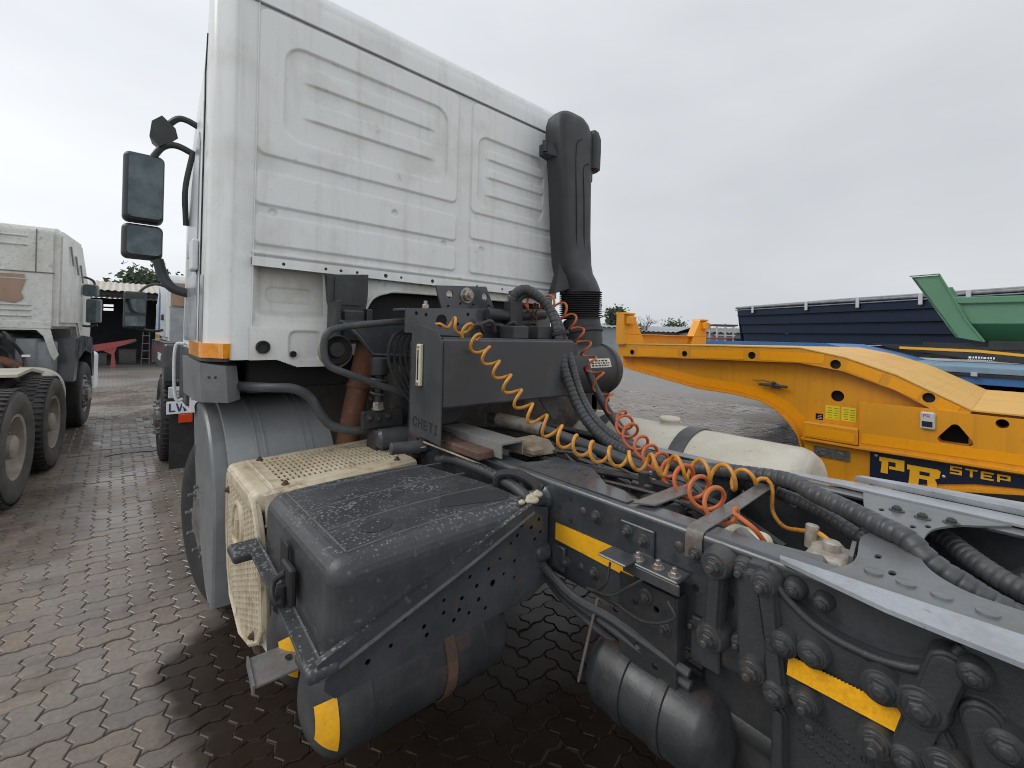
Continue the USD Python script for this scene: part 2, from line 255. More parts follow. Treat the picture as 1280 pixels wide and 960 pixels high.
# ---------------------------------------------------------------- scene helpers
COUNT, ORIGIN = {}, {}
def path_for(parent, name):
    base = parent + '/' + name
    k = COUNT.get(base, 0); COUNT[base] = k + 1
    return base if k == 0 else f'{base}_{k:03d}'
def tagp(prim, label=None, cat=None, group=None, kind=None):
    for k, v in (('label', label), ('category', cat), ('group', group), ('kind', kind)):
        if v: prim.SetCustomDataByKey(k, v)
def thing(name, label, cat, at, group=None, kind=None, turn=None):
    p = path_for('/World', name)
    x = UsdGeom.Xform.Define(stage, p); x.AddTranslateOp().Set(Gf.Vec3d(*map(float, at)))
    if turn: x.AddRotateZOp().Set(float(turn))
    tagp(x.GetPrim(), label, cat, group, kind); ORIGIN[p] = np.array(at, float)
    return p
def part(parent, name, mesh, m, smooth=35, label=None, kind=None, cat=None, group=None):
    """One mesh prim; vertices are given in world coordinates and stored relative to the thing's base."""
    p = path_for(parent or '/World', name)
    off = ORIGIN.get(parent, np.zeros(3)) if parent else np.zeros(3)
    if isinstance(mesh, MB): mesh = mesh.mesh()
    if hasattr(mesh, 'to_mesh'):
        mm = mesh.to_mesh(); mesh = trimesh.Trimesh(mm.vert_properties[:, :3], mm.tri_verts, process=False)
    mesh = mesh.copy(); mesh.apply_translation(-off)
    g = usdkit.mesh(stage, p, mesh, LOOKS[m], smooth=smooth)
    tagp(g.GetPrim(), label, cat, group, kind)
    ORIGIN[p] = off
    return p

def chbox(lo, hi, b=.004):
    lo, hi = np.minimum(lo, hi).astype(float), np.maximum(lo, hi).astype(float)
    b = min(b, .45 * (hi - lo).min())
    P = []
    for sx in (0, 1):
        for sy in (0, 1):
            for sz in (0, 1):
                c = np.where([sx, sy, sz], hi, lo); d = np.where([sx, sy, sz], -1, 1) * b
                for a in range(3):
                    q = c + d; q[a] = c[a]; P.append(q)
    return trimesh.convex.convex_hull(np.array(P))
def prism(poly, axis, a, b):
    """Extrude a polygon: axis x takes (y,z), axis y takes (x,z), axis z takes (x,y)."""
    if not isinstance(poly, (Polygon, shapely.MultiPolygon)): poly = Polygon(poly)
    poly = poly.buffer(0); a, b = min(a, b), max(a, b)
    out = []
    for g in getattr(poly, 'geoms', [poly]):
        if g.area < 1e-9: continue
        m = trimesh.creation.extrude_polygon(g, b - a, engine='earcut')
        v = np.array(m.vertices); h = v[:, 2] + a
        f = np.array(m.faces)
        if axis == 'x': v = np.stack([h, v[:, 0], v[:, 1]], 1)
        elif axis == 'y': v = np.stack([v[:, 0], h, v[:, 1]], 1); f = f[:, ::-1]
        else: v = np.stack([v[:, 0], v[:, 1], h], 1)
        out.append(trimesh.Trimesh(v, f, process=False))
    return trimesh.util.concatenate(out)
def frame_of(d):
    d = np.asarray(d, float); d = d / np.linalg.norm(d)
    u = np.cross([0, 0, 1.0], d)
    if np.linalg.norm(u) < 1e-3: u = np.cross([0, 1.0, 0], d)
    u /= np.linalg.norm(u)
    return d, u, np.cross(d, u)
def lathe(prof, o, axis, n=24, a0=0, a1=None):
    """prof: (radius, height) pairs along the axis; closed surface where radius is 0."""
    d, u, w = frame_of(axis); o = np.asarray(o, float)
    full = a1 is None
    ang = np.linspace(0, 2 * np.pi, n, endpoint=False) if full else np.linspace(a0, a1, n)
    ring = np.cos(ang)[:, None] * u + np.sin(ang)[:, None] * w
    V = np.concatenate([o + d * h + ring * max(r, 1e-5) for r, h in prof]); F_ = []
    m = n if full else n - 1
    for k in range(len(prof) - 1):
        for i in range(m):
            a, b = k * n + i, k * n + (i + 1) % n
            F_ += [[a, b, b + n], [a, b + n, a + n]]
    return trimesh.Trimesh(V, F_, process=False)
def cyl(p0, p1, r, n=16, r2=None, b=0.0):
    p0, p1 = np.asarray(p0, float), np.asarray(p1, float); L = np.linalg.norm(p1 - p0); r2 = r if r2 is None else r2
    b = min(b, r * .4)
    pr = [(0, 0), (r - b, 0)] + ([(r, b), (r2, L - b)] if b else [(r2, L)]) + ([(r2 - b, L)] if b else []) + [(0, L)]
    return lathe(pr, p0, p1 - p0, n)
def spline(pts, n=10):
    P = np.asarray(pts, float); P = np.vstack([2 * P[0] - P[1], P, 2 * P[-1] - P[-2]]); out = []
    for i in range(1, len(P) - 2):
        t = np.linspace(0, 1, n, endpoint=False)[:, None]
        a, b, c, d = P[i - 1], P[i], P[i + 1], P[i + 2]
        out.append(.5 * (2 * b + (c - a) * t + (2 * a - 5 * b + 4 * c - d) * t ** 2 + (3 * b - a - 3 * c + d) * t ** 3))
    return np.vstack(out + [P[-2][None]])
def resample(P, step):
    s = np.r_[0, np.cumsum(np.linalg.norm(np.diff(P, axis=0), axis=1))]
    t = np.linspace(0, s[-1], max(int(s[-1] / step), 2) + 1)
    return np.stack([np.interp(t, s, P[:, k]) for k in range(3)], 1), t
def frames(P):
    T = np.gradient(P, axis=0); T /= np.linalg.norm(T, axis=1, keepdims=True) + 1e-12
    _, u, _ = frame_of(T[0]); U = []
    for t in T:
        u = u - t * (u @ t); u = u / np.linalg.norm(u); U.append(u)
    U = np.array(U)
    return T, U, np.cross(T, U)
def tube(P, r, n=10, caps=True):
    P = np.asarray(P, float); r = np.broadcast_to(np.asarray(r, float), len(P))
    T, U, W = frames(P); a = np.linspace(0, 2 * np.pi, n, endpoint=False)
    V = (P[:, None] + r[:, None, None] * (np.cos(a)[None, :, None] * U[:, None] + np.sin(a)[None, :, None] * W[:, None])).reshape(-1, 3)
    F_ = []
    for k in range(len(P) - 1):
        for i in range(n):
            p, q = k * n + i, k * n + (i + 1) % n
            F_ += [[p, q, q + n], [p, q + n, p + n]]
    if caps:
        V = np.vstack([V, P[0], P[-1]]); e = (len(P) - 1) * n
        for i in range(n):
            F_ += [[len(V) - 2, (i + 1) % n, i], [len(V) - 1, e + i, e + (i + 1) % n]]
    return trimesh.Trimesh(V, F_, process=False)
def pipe(pts, r, n=10, k=8): return tube(spline(pts, k), r, n)
def strip(path, w, t):
    """A flat bar: path of points with the width direction; path = [(p, widthdir, normal)]."""
    V = []
    for p, d, nn in path:
        p, d, nn = (np.asarray(q, float) for q in (p, d, nn))
        V += [p - d * w / 2, p + d * w / 2, p + d * w / 2 + nn * t, p - d * w / 2 + nn * t]
    F_ = []
    for k in range(len(path) - 1):
        for i in range(4):
            a, b = 4 * k + i, 4 * k + (i + 1) % 4
            F_ += [[a, a + 4, b + 4], [a, b + 4, b]]
    e = 4 * (len(path) - 1); F_ += [[0, 1, 2], [0, 2, 3], [e, e + 2, e + 1], [e, e + 3, e + 2]]
    m = trimesh.Trimesh(V, F_, process=False); m.fix_normals(); return m
def rbox(lo, hi, r, n=12):
    lo, hi = np.asarray(lo, float), np.asarray(hi, float)
    s = m3.Manifold.sphere(r, n * 2); hs = []
    for x in (lo[0] + r, hi[0] - r):
        for y in (lo[1] + r, hi[1] - r):
            for z in (lo[2] + r, hi[2] - r): hs.append(s.translate((x, y, z)))
    return m3.Manifold.batch_hull(hs)
def rr(x0, y0, x1, y1, r, n=6):
    return sbox(x0 + r, y0 + r, x1 - r, y1 - r).buffer(r, quad_segs=n)
def chpoly(poly, axis, a, b, c=.004):
    """Prism with chamfered end edges (for plates and letters seen close up)."""
    if not isinstance(poly, Polygon): poly = Polygon(poly)
    return prism(poly, axis, a, b)
class MB:
    def __init__(s): s.l = []
    def add(s, *ms):
        for m in ms:
            if isinstance(m, MB): s.l += m.l
            elif hasattr(m, 'to_mesh'):
                q = m.to_mesh(); s.l.append(trimesh.Trimesh(q.vert_properties[:, :3], q.tri_verts, process=False))
            else: s.l.append(m)
        return s
    def mesh(s): return trimesh.util.concatenate(s.l)
def hexbolt(p, nrm, s=.016, h=.016, stud=.0, washer=1.5, turn=0.0):
    """Hexagon nut on a round washer, with the thread end standing out of it."""
    d, u, w = frame_of(nrm); p = np.asarray(p, float); m = MB()
    m.add(lathe([(s * washer * .6, -.002), (s * washer, -.001), (s * washer, s * .18), (s * washer * .93, s * .26), (0, s * .26)], p, d, 20))
    a = np.arange(6) * np.pi / 3 + turn
    hexr = np.stack([np.cos(a), np.sin(a)], 1)
    R = [(s * 1.02, s * .2), (s * 1.02, h * .82), (s * .86, h), (s * .6, h)]
    V = np.concatenate([p + d * z + (hexr[:, :1] * u + hexr[:, 1:] * w) * r for r, z in R]); F_ = []
    for k in range(3):
        for i in range(6):
            a_, b_ = 6 * k + i, 6 * k + (i + 1) % 6; F_ += [[a_, b_, b_ + 6], [a_, b_ + 6, a_ + 6]]
    V = np.vstack([V, p + d * h]); F_ += [[18 + i, 18 + (i + 1) % 6, 24] for i in range(6)]
    m.add(trimesh.Trimesh(V, F_, process=False))
    if stud: m.add(cyl(p + d * h * .9, p + d * (h + stud), s * .55, 12, b=.002))
    return m
def dome_bolt(p, nrm, r=.018, h=.008):
    return lathe([(r * 1.15, -.001), (r * 1.15, h * .25), (r * .95, h * .55), (r * .6, h * .9), (0, h)], p, nrm, 16)
def place(mesh, o, ex, ey, ez):
    T = np.eye(4); T[:3, 0], T[:3, 1], T[:3, 2], T[:3, 3] = ex, ey, ez, o
    m = mesh.copy(); m.apply_transform(T); return m
def text_on(text, h, o, ex, ey, ez, depth=.002, bold=True): return place(meshkit.text_mesh(text, h, depth, bold), o, ex, ey, ez)
LEFT = dict(ex=(0, -1, 0), ey=(0, 0, 1), ez=(-1, 0, 0))      # a face that looks towards -x, read from there
REAR = dict(ex=(1, 0, 0), ey=(0, 0, 1), ez=(0, -1, 0))       # a face that looks towards -y
def grid_panel(u0, u1, v0, v1, step, hf, y0):
    """Pressed sheet in the plane y = y0, displaced towards -y by hf(u, v)."""
    nu, nv = int((u1 - u0) / step) + 2, int((v1 - v0) / step) + 2
    u, v = np.meshgrid(np.linspace(u0, u1, nu), np.linspace(v0, v1, nv), indexing='ij')
    V = np.stack([u, y0 - hf(u, v), v], -1).reshape(-1, 3)
    i = (np.arange(nu - 1)[:, None] * nv + np.arange(nv - 1)[None]).ravel()
    return trimesh.Trimesh(V, np.vstack([np.stack([i, i + nv, i + nv + 1], 1), np.stack([i, i + nv + 1, i + 1], 1)]), process=False)
def sd_rr(u, v, x0, z0, x1, z1, r):
    qx = np.abs(u - (x0 + x1) / 2) - (x1 - x0) / 2 + r; qz = np.abs(v - (z0 + z1) / 2) - (z1 - z0) / 2 + r
    return np.hypot(np.maximum(qx, 0), np.maximum(qz, 0)) + np.minimum(np.maximum(qx, qz), 0) - r
def sstep(d, w):
    t = np.clip(.5 - d / w, 0, 1); return t * t * (3 - 2 * t)
def wheel(parent, c, R, W, tilt=0.0, tyre_m='rubber', rim_m='rim_steel', out=-1, front=False, lugs=False, name='wheel', hubr=.29, sidewall=None):
    """A wheel about the x axis; out = the side its face looks to. A part with tyre, rim and nuts as sub-parts."""
    ax = np.array([out * math.cos(tilt), -math.sin(tilt), 0.0]); c = np.asarray(c, float); h = W / 2
    prof = [(hubr, h * .78), (hubr + .03, h * .86), (hubr + .10, h * 1.0), (R * .90, h * .97), (R * .965, h * .84), (R, h * .62), (R, -h * .62), (R * .965, -h * .84), (R * .9, -h * .97), (hubr + .1, -h), (hubr, -h * .78)]
    ty = MB().add(lathe(prof, c, ax, 56))
    if lugs:
        d, u, w = frame_of(ax)
        for k in range(52):
            a = k * 2 * np.pi / 52; rd = np.cos(a) * u + np.sin(a) * w; tg = np.cross(d, rd)
            for s in (-1, 0, 1):
                b = chbox((-.011, -h * .27, -.006), (.011, h * .27, .012), .003)
                aa = a + (.06 if s == 0 else 0); rd2 = np.cos(aa) * u + np.sin(aa) * w; tg2 = np.cross(d, rd2)
                ty.add(place(b, c + rd2 * R + d * s * h * .6, tg2, d, rd2))
    wp = part(parent, name, ty, tyre_m, 40)
    f = h * .5
    if sidewall:
        part(wp, 'sidewall', lathe([(hubr + .005, h * .84), (hubr + .03, h * .90), (hubr + .10, h * 1.03), (R * .90, h * 1.0), (R * .955, h * .90)], c, ax, 56), sidewall, 40)
    rim = lathe([(hubr + .012, h * .80), (hubr + .004, h * .86), (hubr - .02, h * .80), (hubr - .035, h * .45), (.245, h * .35), (.235, h * .78), (.215, h * .92), (.15, h * .95), (.14, h * .98), (.125, h * 1.2), (.085, h * 1.3), (0, h * 1.3)] if front else
                [(hubr + .012, h * .80), (hubr + .004, h * .86), (hubr - .02, h * .80), (hubr - .035, h * .3), (hubr - .07, -h * .1), (.16, -h * .05), (.15, h * .15), (.11, h * .2), (.105, h * .75), (.085, h * .85), (0, h * .85)], c, ax, 40)
    part(wp, 'rim', rim, rim_m, 40)
    d, u, w = frame_of(ax)
    for k in range(10):
        a = k * 2 * np.pi / 10; p = c + (np.cos(a) * u + np.sin(a) * w) * (.195 if front else .185) + d * (h * .92 if front else -h * .05)
        part(wp, 'wheel_nut', hexbolt(p, d, .018, .03, .028), rim_m, 30)
    return wp
# ---------------------------------------------------------------- the yard: sheet, pavers
def ground_sheet():
    xs = [-160, -8, 12, 160]; V, F_ = [], []
    for y0, y1 in ((-120, 0), (0, 25), (25, 200)):
        for k in range(3):
            b = len(V); V += [(xs[k], y0, -.0075), (xs[k + 1], y0, -.0075), (xs[k + 1], y1, -.0075), (xs[k], y1, -.0075)]; F_ += [[b, b + 1, b + 2], [b, b + 2, b + 3]]
    return trimesh.Trimesh(V, F_, process=False)
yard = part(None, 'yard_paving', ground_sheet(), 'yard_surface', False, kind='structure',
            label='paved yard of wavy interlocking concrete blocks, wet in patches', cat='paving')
U = .10
def unit_edges(cells):
    """Outline (counter-clockwise) of two unit squares with wavy edges shared by all their neighbours."""
    ax, ay = .075, .115
    def E(p, q):
        p, q = np.array(p, float), np.array(q, float)
        horiz = p[1] == q[1]; out = [p]
        for t in (.3, .7):
            s = t if (q > p).any() else 1 - t
            off = ax * (1 if s < .5 else -1) if horiz else ay * (1 if s < .5 else -1)
            out.append(p + (q - p) * t + (np.array([0, off]) if horiz else np.array([off, 0])))
        return out
    pts = []
    for a, b in zip(cells, cells[1:] + cells[:1]): pts += E(a, b)
    return np.array(pts)
OUT_H = unit_edges([(0, 0), (1, 0), (2, 0), (2, 1), (1, 1), (0, 1)])
OUT_V = unit_edges([(0, 0), (1, 0), (1, 1), (1, 2), (0, 2), (0, 1)])
def inset(P, d):
    n = len(P); o = []
    for i in range(n):
        a, b = P[i] - P[i - 1], P[(i + 1) % n] - P[i]
        na, nb = np.array([-a[1], a[0]]) / np.linalg.norm(a), np.array([-b[1], b[0]]) / np.linalg.norm(b)
        m = na + nb; m /= max(m @ m / 2, .6)
        o.append(P[i] + m * d)
    return np.array(o)
def paver_proto(outline):
    P = outline * U; n = len(P); A, B = inset(P, .0018), inset(P, .0058)
    m = trimesh.creation.extrude_polygon(Polygon(B), 1, engine='earcut')
    tri = [f for f in m.faces if np.all(np.abs(m.vertices[f][:, 2] - 1) < 1e-6)]
    Vb = np.array(m.vertices)[:, :2]
    idx = [int(np.argmin(((B - Vb[k]) ** 2).sum(1))) if True else 0 for k in range(len(Vb))]
    V = np.vstack([np.c_[A, np.full(n, -.016)], np.c_[A, np.full(n, -.0035)], np.c_[B, np.zeros(n)]])
    F_ = []
    for i in range(n):
        j = (i + 1) % n
        F_ += [[i, j, n + j], [i, n + j, n + i], [n + i, n + j, 2 * n + j], [n + i, 2 * n + j, 2 * n + i]]
    F_ += [[2 * n + idx[k] for k in f] for f in tri]
    c = P.mean(0)
    return V - [c[0], c[1], 0], np.array(F_), c
PRO = [paver_proto(OUT_H), paver_proto(OUT_V)]
def project(p):
    p = np.asarray(p, float) - [0, 0, EYE]; Z = p @ fw
    return CX + F * (p @ xr) / Z, CY - F * (p @ yu) / Z, Z
cells = []
for i in range(-40, 120):
    for j in range(0, 190):
        k = (i - j) % 4
        if k == 0: kind, o = 0, (i, j)
        elif k == 3: kind, o = 1, (i, j)
        else: continue
        c = np.array(o) * U + PRO[kind][2]; x, y = c
        if x < -.16 * y - .9 or y < .2: continue
        if x < 1.6:
            if y > 15.5 : continue
        elif y > 11.5 - max(0, (x - 3)) * .3: continue
        if 1.6 < x < 2.6 and y > 5: continue
        if x > 3 and y < .16 * x - .6: continue
        cells.append((c, kind))
def score(c):
    u, v, Z = project([c[0], c[1], 0])
    return Z if (Z > .5 and -10 < u < 1290 and -10 < v < 970 and c[0] < .45) else 1e3 + Z
cells.sort(key=lambda q: score(q[0]))
fieldV, fieldF, nv = [], [], 0
for q, (c, kind) in enumerate(cells):
    V, F_, _ = PRO[kind]
    tx, ty, dz = RNG.normal(0, .012), RNG.normal(0, .012), RNG.normal(0, .0019) - (.004 if RNG.random() < .03 else 0)
    ang = RNG.normal(0, .012); ca, sa = math.cos(ang), math.sin(ang)
    W = V.copy(); W[:, :2] = V[:, :2] @ np.array([[ca, sa], [-sa, ca]])
    W[:, 2] += dz + tx * W[:, 0] + ty * W[:, 1]
    W[:, :2] += c
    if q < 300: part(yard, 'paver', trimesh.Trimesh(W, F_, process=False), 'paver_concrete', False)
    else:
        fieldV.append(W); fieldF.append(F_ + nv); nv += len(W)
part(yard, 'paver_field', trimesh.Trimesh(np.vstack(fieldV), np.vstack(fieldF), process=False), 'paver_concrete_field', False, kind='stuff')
# a wet sunken seam across the lane, lined with black silt
rs_ = np.random.default_rng(21); px_ = np.linspace(-.06, .56, 26)
up_ = [(x, 7.62 + .10 * x + .05 * math.sin(9 * x) + rs_.uniform(0, .05)) for x in px_]; dn_ = [(x, 7.50 + .10 * x + .05 * math.sin(9 * x + .5) - rs_.uniform(0, .05)) for x in px_[::-1]]
part(yard, 'silt_seam', prism(Polygon(up_ + dn_).buffer(0), 'z', -.004, .0065), 'wet_silt', False)
# ---------------------------------------------------------------- the tractor truck in front of the camera: cab
T = thing('tractor_truck', 'white cabbed tractor truck seen from behind, its dark grey chassis bare of any trailer', 'truck', (1.70, 2.0, 0))
X0, X1, YB = .47, 2.93, 2.75
XS = .36                                      # flank, outside the chamfered rear corner
def flank_x(y, z):
    y, z = np.asarray(y, float), np.asarray(z, float)
    return XS + .06 * np.clip((y - 3.0) / .8, 0, 1.6) * np.clip(z - 2.3, 0, 9) ** 2 + .25 * np.clip(y - 3.8, 0, 9) ** 1.5
def roof_z(y): return np.interp(y, [2.75, 2.78, 2.83, 2.92, 3.6, 4.0, 4.4, 4.75, 4.95], [3.50, 3.63, 3.67, 3.70, 3.74, 3.68, 3.3, 2.6, 1.9])
def floor_z(y): return np.interp(y, [2.75, 3.25, 3.35, 4.95], [1.48, 1.48, 1.12, 1.05])
def conform(m):
    m = m.mesh() if isinstance(m, MB) else m
    m = m.subdivide_to_size(.12) if len(m.faces) < 400 else m.copy(); v = np.array(m.vertices); v[:, 0] += flank_x(v[:, 1], v[:, 2]) - XS; m.vertices = v; return m
def flank(mirror=False):
    ys = np.linspace(2.90, 4.95, 42); V, Fq = [], []
    for y in ys:
        for t in np.linspace(0, 1, 30):
            z = floor_z(y) + (roof_z(y) - .03 - floor_z(y)) * t; x = flank_x(y, z); V.append((x if not mirror else 2 * 1.70 - x, y, z))
    for i in range(len(ys) - 1):
        for j in range(29):
            k = i * 30 + j; Fq += [[k, k + 1, k + 31], [k, k + 31, k + 30]]
    m = trimesh.Trimesh(V, Fq, process=False)
    return m
cabm = MB()
cabm.add(flank(), flank(True))
rp = [(2.752, 3.415), (2.753, 3.50), (2.762, 3.57), (2.785, 3.63), (2.83, 3.67), (2.92, 3.70), (3.6, 3.74), (4.0, 3.68), (4.4, 3.3), (4.75, 2.6), (4.95, 1.9), (4.98, 1.05)]
def roof_left(y, z): return .44 if y < 2.79 else float(flank_x(y, min(z, float(roof_z(y))) - .03))
V = [(roof_left(y, z), y, z) for y, z in rp] + [(2 * 1.70 - roof_left(y, z), y, z) for y, z in rp]; n = len(rp); Fc = []
for k in range(n - 1): Fc += [[k, k + 1, n + k + 1], [k, n + k + 1, n + k]]
cabm.add(trimesh.Trimesh(V, np.array(Fc)[:, ::-1], process=False))
cabm.add(chbox((X0 + .06, 2.80, 1.49), (X1 - .06, 4.6, 1.56), .005))
CAB = part(T, 'cab', cabm, 'white_paint', 30)
# pressed rear wall
def wall_h(u, v):
    h = .010 * sstep(sd_rr(u, v, .555, 2.60, 1.86, 3.395, .05), .014)
    h += -.012 * sstep(sd_rr(u, v, .69, 2.715, 1.765, 3.245, .10), .015)
    for z0, z1 in ((3.065, 3.165), (2.86, 2.965)): h += .011 * sstep(sd_rr(u, v, .775, z0, 1.68, z1, .02), .013) * np.clip(np.minimum(u - .775, 1.68 - u) / .08, 0, 1)
    h += .010 * sstep(sd_rr(u, v, .555, 2.325, 1.86, 2.51, .03), .014) + .010 * sstep(sd_rr(u, v, .555, 2.105, 1.86, 2.275, .03), .014)
    h += .010 * sstep(sd_rr(u, v, 1.985, 2.565, 3.2, 3.395, .05), .014) - .012 * sstep(sd_rr(u, v, 2.05, 2.63, 2.75, 3.16, .08), .015)
    for z0, z1 in ((3.0, 3.075), (2.86, 2.93), (2.72, 2.79)): h += .011 * sstep(sd_rr(u, v, 2.11, z0, 2.75, z1, .02), .013) * np.clip((u - 2.11) / .06, 0, 1)
    h += .010 * sstep(sd_rr(u, v, 1.985, 2.365, 3.2, 2.51, .03), .014) + .010 * sstep(sd_rr(u, v, 1.985, 2.105, 3.2, 2.325, .03), .014)
    for (a, b) in ((.645, 2.29), (1.37, 2.43), (1.76, 2.29), (2.10, 2.30)): h += -.010 * sstep(np.hypot(u - a, v - b) - .02, .012)
    h += .010 * sstep(np.abs(v - 2.06) - .012, .013)
    h += .003 * (meshkit.fbm(np.stack([u * 2.3, v * 2.3, u * 0], -1), 3, 5) - .5)
    return h
part(CAB, 'rear_wall', grid_panel(X0 + .075, X1, 2.035, 3.415, .0058, wall_h, YB), 'white_paint', True)
# rounded corner post between rear wall and flank
def corner(z0, z1):
    P = spline([(.552, 2.746, 0), (.50, 2.747, 0), (.462, 2.752, 0), (.44, 2.768, 0), (.395, 2.822, 0), (.372, 2.855, 0), (XS, 2.90, 0), (XS, 2.96, 0)], 4)[:, :2]
    zs = [z0, z0 + .5, 2.6, z1 - .2, z1]; k = len(P); V, Fq = [], []
    for q, z in enumerate(zs):
        for x, y in P: V.append((x + (.02 if q == len(zs) - 1 else 0), y, z))
    for a in range(len(zs) - 1):
        for i in range(k - 1): Fq += [[a * k + i, a * k + i + 1, (a + 1) * k + i + 1], [a * k + i, (a + 1) * k + i + 1, (a + 1) * k + i]]
    return trimesh.Trimesh(V, np.array(Fq)[:, ::-1], process=False)
part(CAB, 'corner_post', corner(1.475, 3.66), 'white_paint', 40)
part(CAB, 'corner_seam', tube([(.553, YB - .004, z) for z in (1.48, 2.2, 2.9, 3.41)], .005, 6), 'white_paint', 40)
part(CAB, 'roof_seam', MB().add(chbox((X0 + .02, YB - .012, 3.408), (X1, YB + .01, 3.420), .003)), 'grey_panel', 30)
# door with window, glazing and grab handle on the flank
DOOR = part(CAB, 'door', conform(prism(Polygon([(3.08, 1.53), (3.08, 2.77), (3.13, 2.95), (3.31, 2.93), (3.56, 2.57), (3.74, 2.07), (3.80, 1.53)]), 'x', XS - .006, XS + .02)), 'white_clean', 30)
part(CAB, 'side_window', conform(prism(Polygon([(3.16, 2.09), (3.17, 2.73), (3.23, 2.80), (3.33, 2.78), (3.51, 2.52), (3.65, 2.14), (3.62, 2.09)]), 'x', XS - .012, XS - .0065)), 'grey_panel', 30)
part(CAB, 'door_panel', conform(prism(Polygon([(3.12, 1.57), (3.14, 1.94), (3.20, 1.98), (3.62, 1.95), (3.71, 1.61), (3.70, 1.56)]), 'x', XS - .012, XS - .0065)), 'panel_reflections', 30)
part(CAB, 'door_panel', prism(rr(2.94, 1.55, 3.05, 1.94, .03), 'x', XS - .006, XS - .001), 'panel_reflections', 30)
part(CAB, 'door_handle', rbox((XS - .04, 3.11, 1.97), (XS - .008, 3.25, 2.15), .013), 'white_clean', 40)
part(CAB, 'grab_rail', pipe([(XS - .01, 3.64, 1.165), (XS - .054, 3.65, 1.19), (XS - .058, 3.67, 1.50), (XS - .01, 3.65, 1.535)], .010, 8), 'white_clean', 40)
part(CAB, 'step_recess', prism(Polygon([(3.43, 1.15), (3.85, 1.15), (3.85, 1.51), (3.43, 1.51)]), 'x', XS - .015, XS + .01), 'plastic_black', 30)
part(CAB, 'gutter_strip', conform(tube([(XS - .002, 3.06, z) for z in np.linspace(1.53, 2.9, 12)] + [(XS - .002, 3.10, 3.1), (XS, 3.05, 3.3)], .006, 6)), 'rubber', 40)
# lower rear panel with pressed recess, flange strip with bolt holes, tunnel edge
def low_h(u, v):
    h = -.065 * sstep(sd_rr(u, v, .585, 1.73, .99, 2.04, .03), .045)
    h += -.016 * sstep(sd_rr(u, v, .64, 1.80, .89, 1.885, .03), .012)
    h += .022 * sstep(v - 1.665, .04)
    h += -.011 * sstep(sd_rr(u, v, .745, 1.475, .925, 1.635, .035), .012)
    h += .003 * (meshkit.fbm(np.stack([u * 6, v * 6, u * 0], -1), 3, 9) - .5)
    return h
lp = grid_panel(X0 + .075, .965, 1.43, 2.03, .0055, low_h, YB + .012)
keep = np.array([c[2] > 1.475 - .10 * max(0, c[0] - .68) / .25 for c in lp.triangles_center]); lp.update_faces(keep)
LOW = part(CAB, 'lower_panel', lp, 'white_grimy', True)
for (x, z, r) in ((.610, 1.545, .036), (.765, 1.505, .018)):
    part(CAB, 'rubber_grommet', lathe([(r, -.002), (r, .010), (r * .78, .014), (r * .66, .004), (r * .62, .003), (0, .003)], (x, YB - .012, z), (0, -1, 0), 20), 'rubber', 40)
fl = Polygon([(X0 + .075, 2.035), (X1, 2.035), (X1, 1.975), (X0 + .075, 1.985)])
for x in (.70, .93, 1.02, 1.12, 1.31, 1.42, 1.66, 2.05, 2.3): fl = fl.difference(Point(x, 2.008).buffer(.009 if x not in (1.31, 1.66) else .013))
part(CAB, 'flange_strip', prism(fl, 'y', YB - .028, YB - .022), 'white_paint', 30)
part(CAB, 'flange_strip', chbox((X0 + .075, YB - .021, 1.99), (X1, YB + .005, 2.033), .003), 'chassis_dark', 30)  # dark backing strip, stands in for the shade inside the bolt holes
tun = Polygon([(.93, 2.0), (.955, 1.45), (1.0, 1.50), (1.10, 1.66), (1.18, 1.76), (1.24, 1.86), (1.34, 1.905), (1.50, 1.92), (2.93, 1.92), (2.93, 2.0)])
part(CAB, 'tunnel_panel', prism(tun, 'y', YB + .018, YB + .03), 'white_grimy', 30)
part(CAB, 'tunnel_panel', pipe([(1.0, YB + .012, 1.50), (1.10, YB + .012, 1.66), (1.18, YB + .012, 1.76), (1.24, YB + .012, 1.86), (1.34, YB + .012, 1.905), (1.50, YB + .012, 1.92), (2.4, YB + .012, 1.925)], .012, 8, 5), 'white_grimy', 40)
part(CAB, 'underbody', MB().add(chbox((.56, 2.86, 1.30), (2.85, 4.7, 1.50), .01), chbox((1.2, 2.83, 1.3), (2.9, 2.9, 1.93), .01)), 'void_black', False)  # added black boxes fill the shaded gap below the cab and block the sky
# amber indicator and plastic wing extension wrapped round the corner
def round_corner(z0, z1, out, y_end, th=.02, r0=.46):
    P = spline([(r0, 2.752, 0), (.44, 2.768, 0), (.395, 2.822, 0), (.372, 2.855, 0), (XS, 2.90, 0), (XS, 3.0, 0), (XS, y_end, 0)], 5)[:, :2]
    c = LineString(P); return prism(c.buffer(out, cap_style=2, join_style=1), 'z', z0, z1)
part(CAB, 'indicator', round_corner(1.485, 1.562, .024, 3.30, r0=.415), 'indicator_amber', 30)
part(CAB, 'indicator_base', round_corner(1.466, 1.4845, .018, 3.36, r0=.43), 'plastic_black', 30)
wing = trimesh.convex.convex_hull(np.array([(.325, 3.5, 1.465), (.325, 2.93, 1.46), (.338, 2.83, 1.455), (.440, 2.742, 1.445), (.50, 2.80, 1.44), (.335, 3.5, 1.23), (.335, 2.95, 1.245), (.350, 2.845, 1.25), (.455, 2.745, 1.25), (.52, 2.80, 1.26), (.6, 3.5, 1.45), (.6, 3.5, 1.23)]))
wg = part(T, 'wing_extension', wing, 'flare_grey', 20)
for t_ in (.35, .6): part(wg, 'rivet', dome_bolt((.341 + .1 * t_, 2.836 - .087 * t_, 1.385), (-.8, -.6, 0), .008, .005), 'chassis_dark', 40)
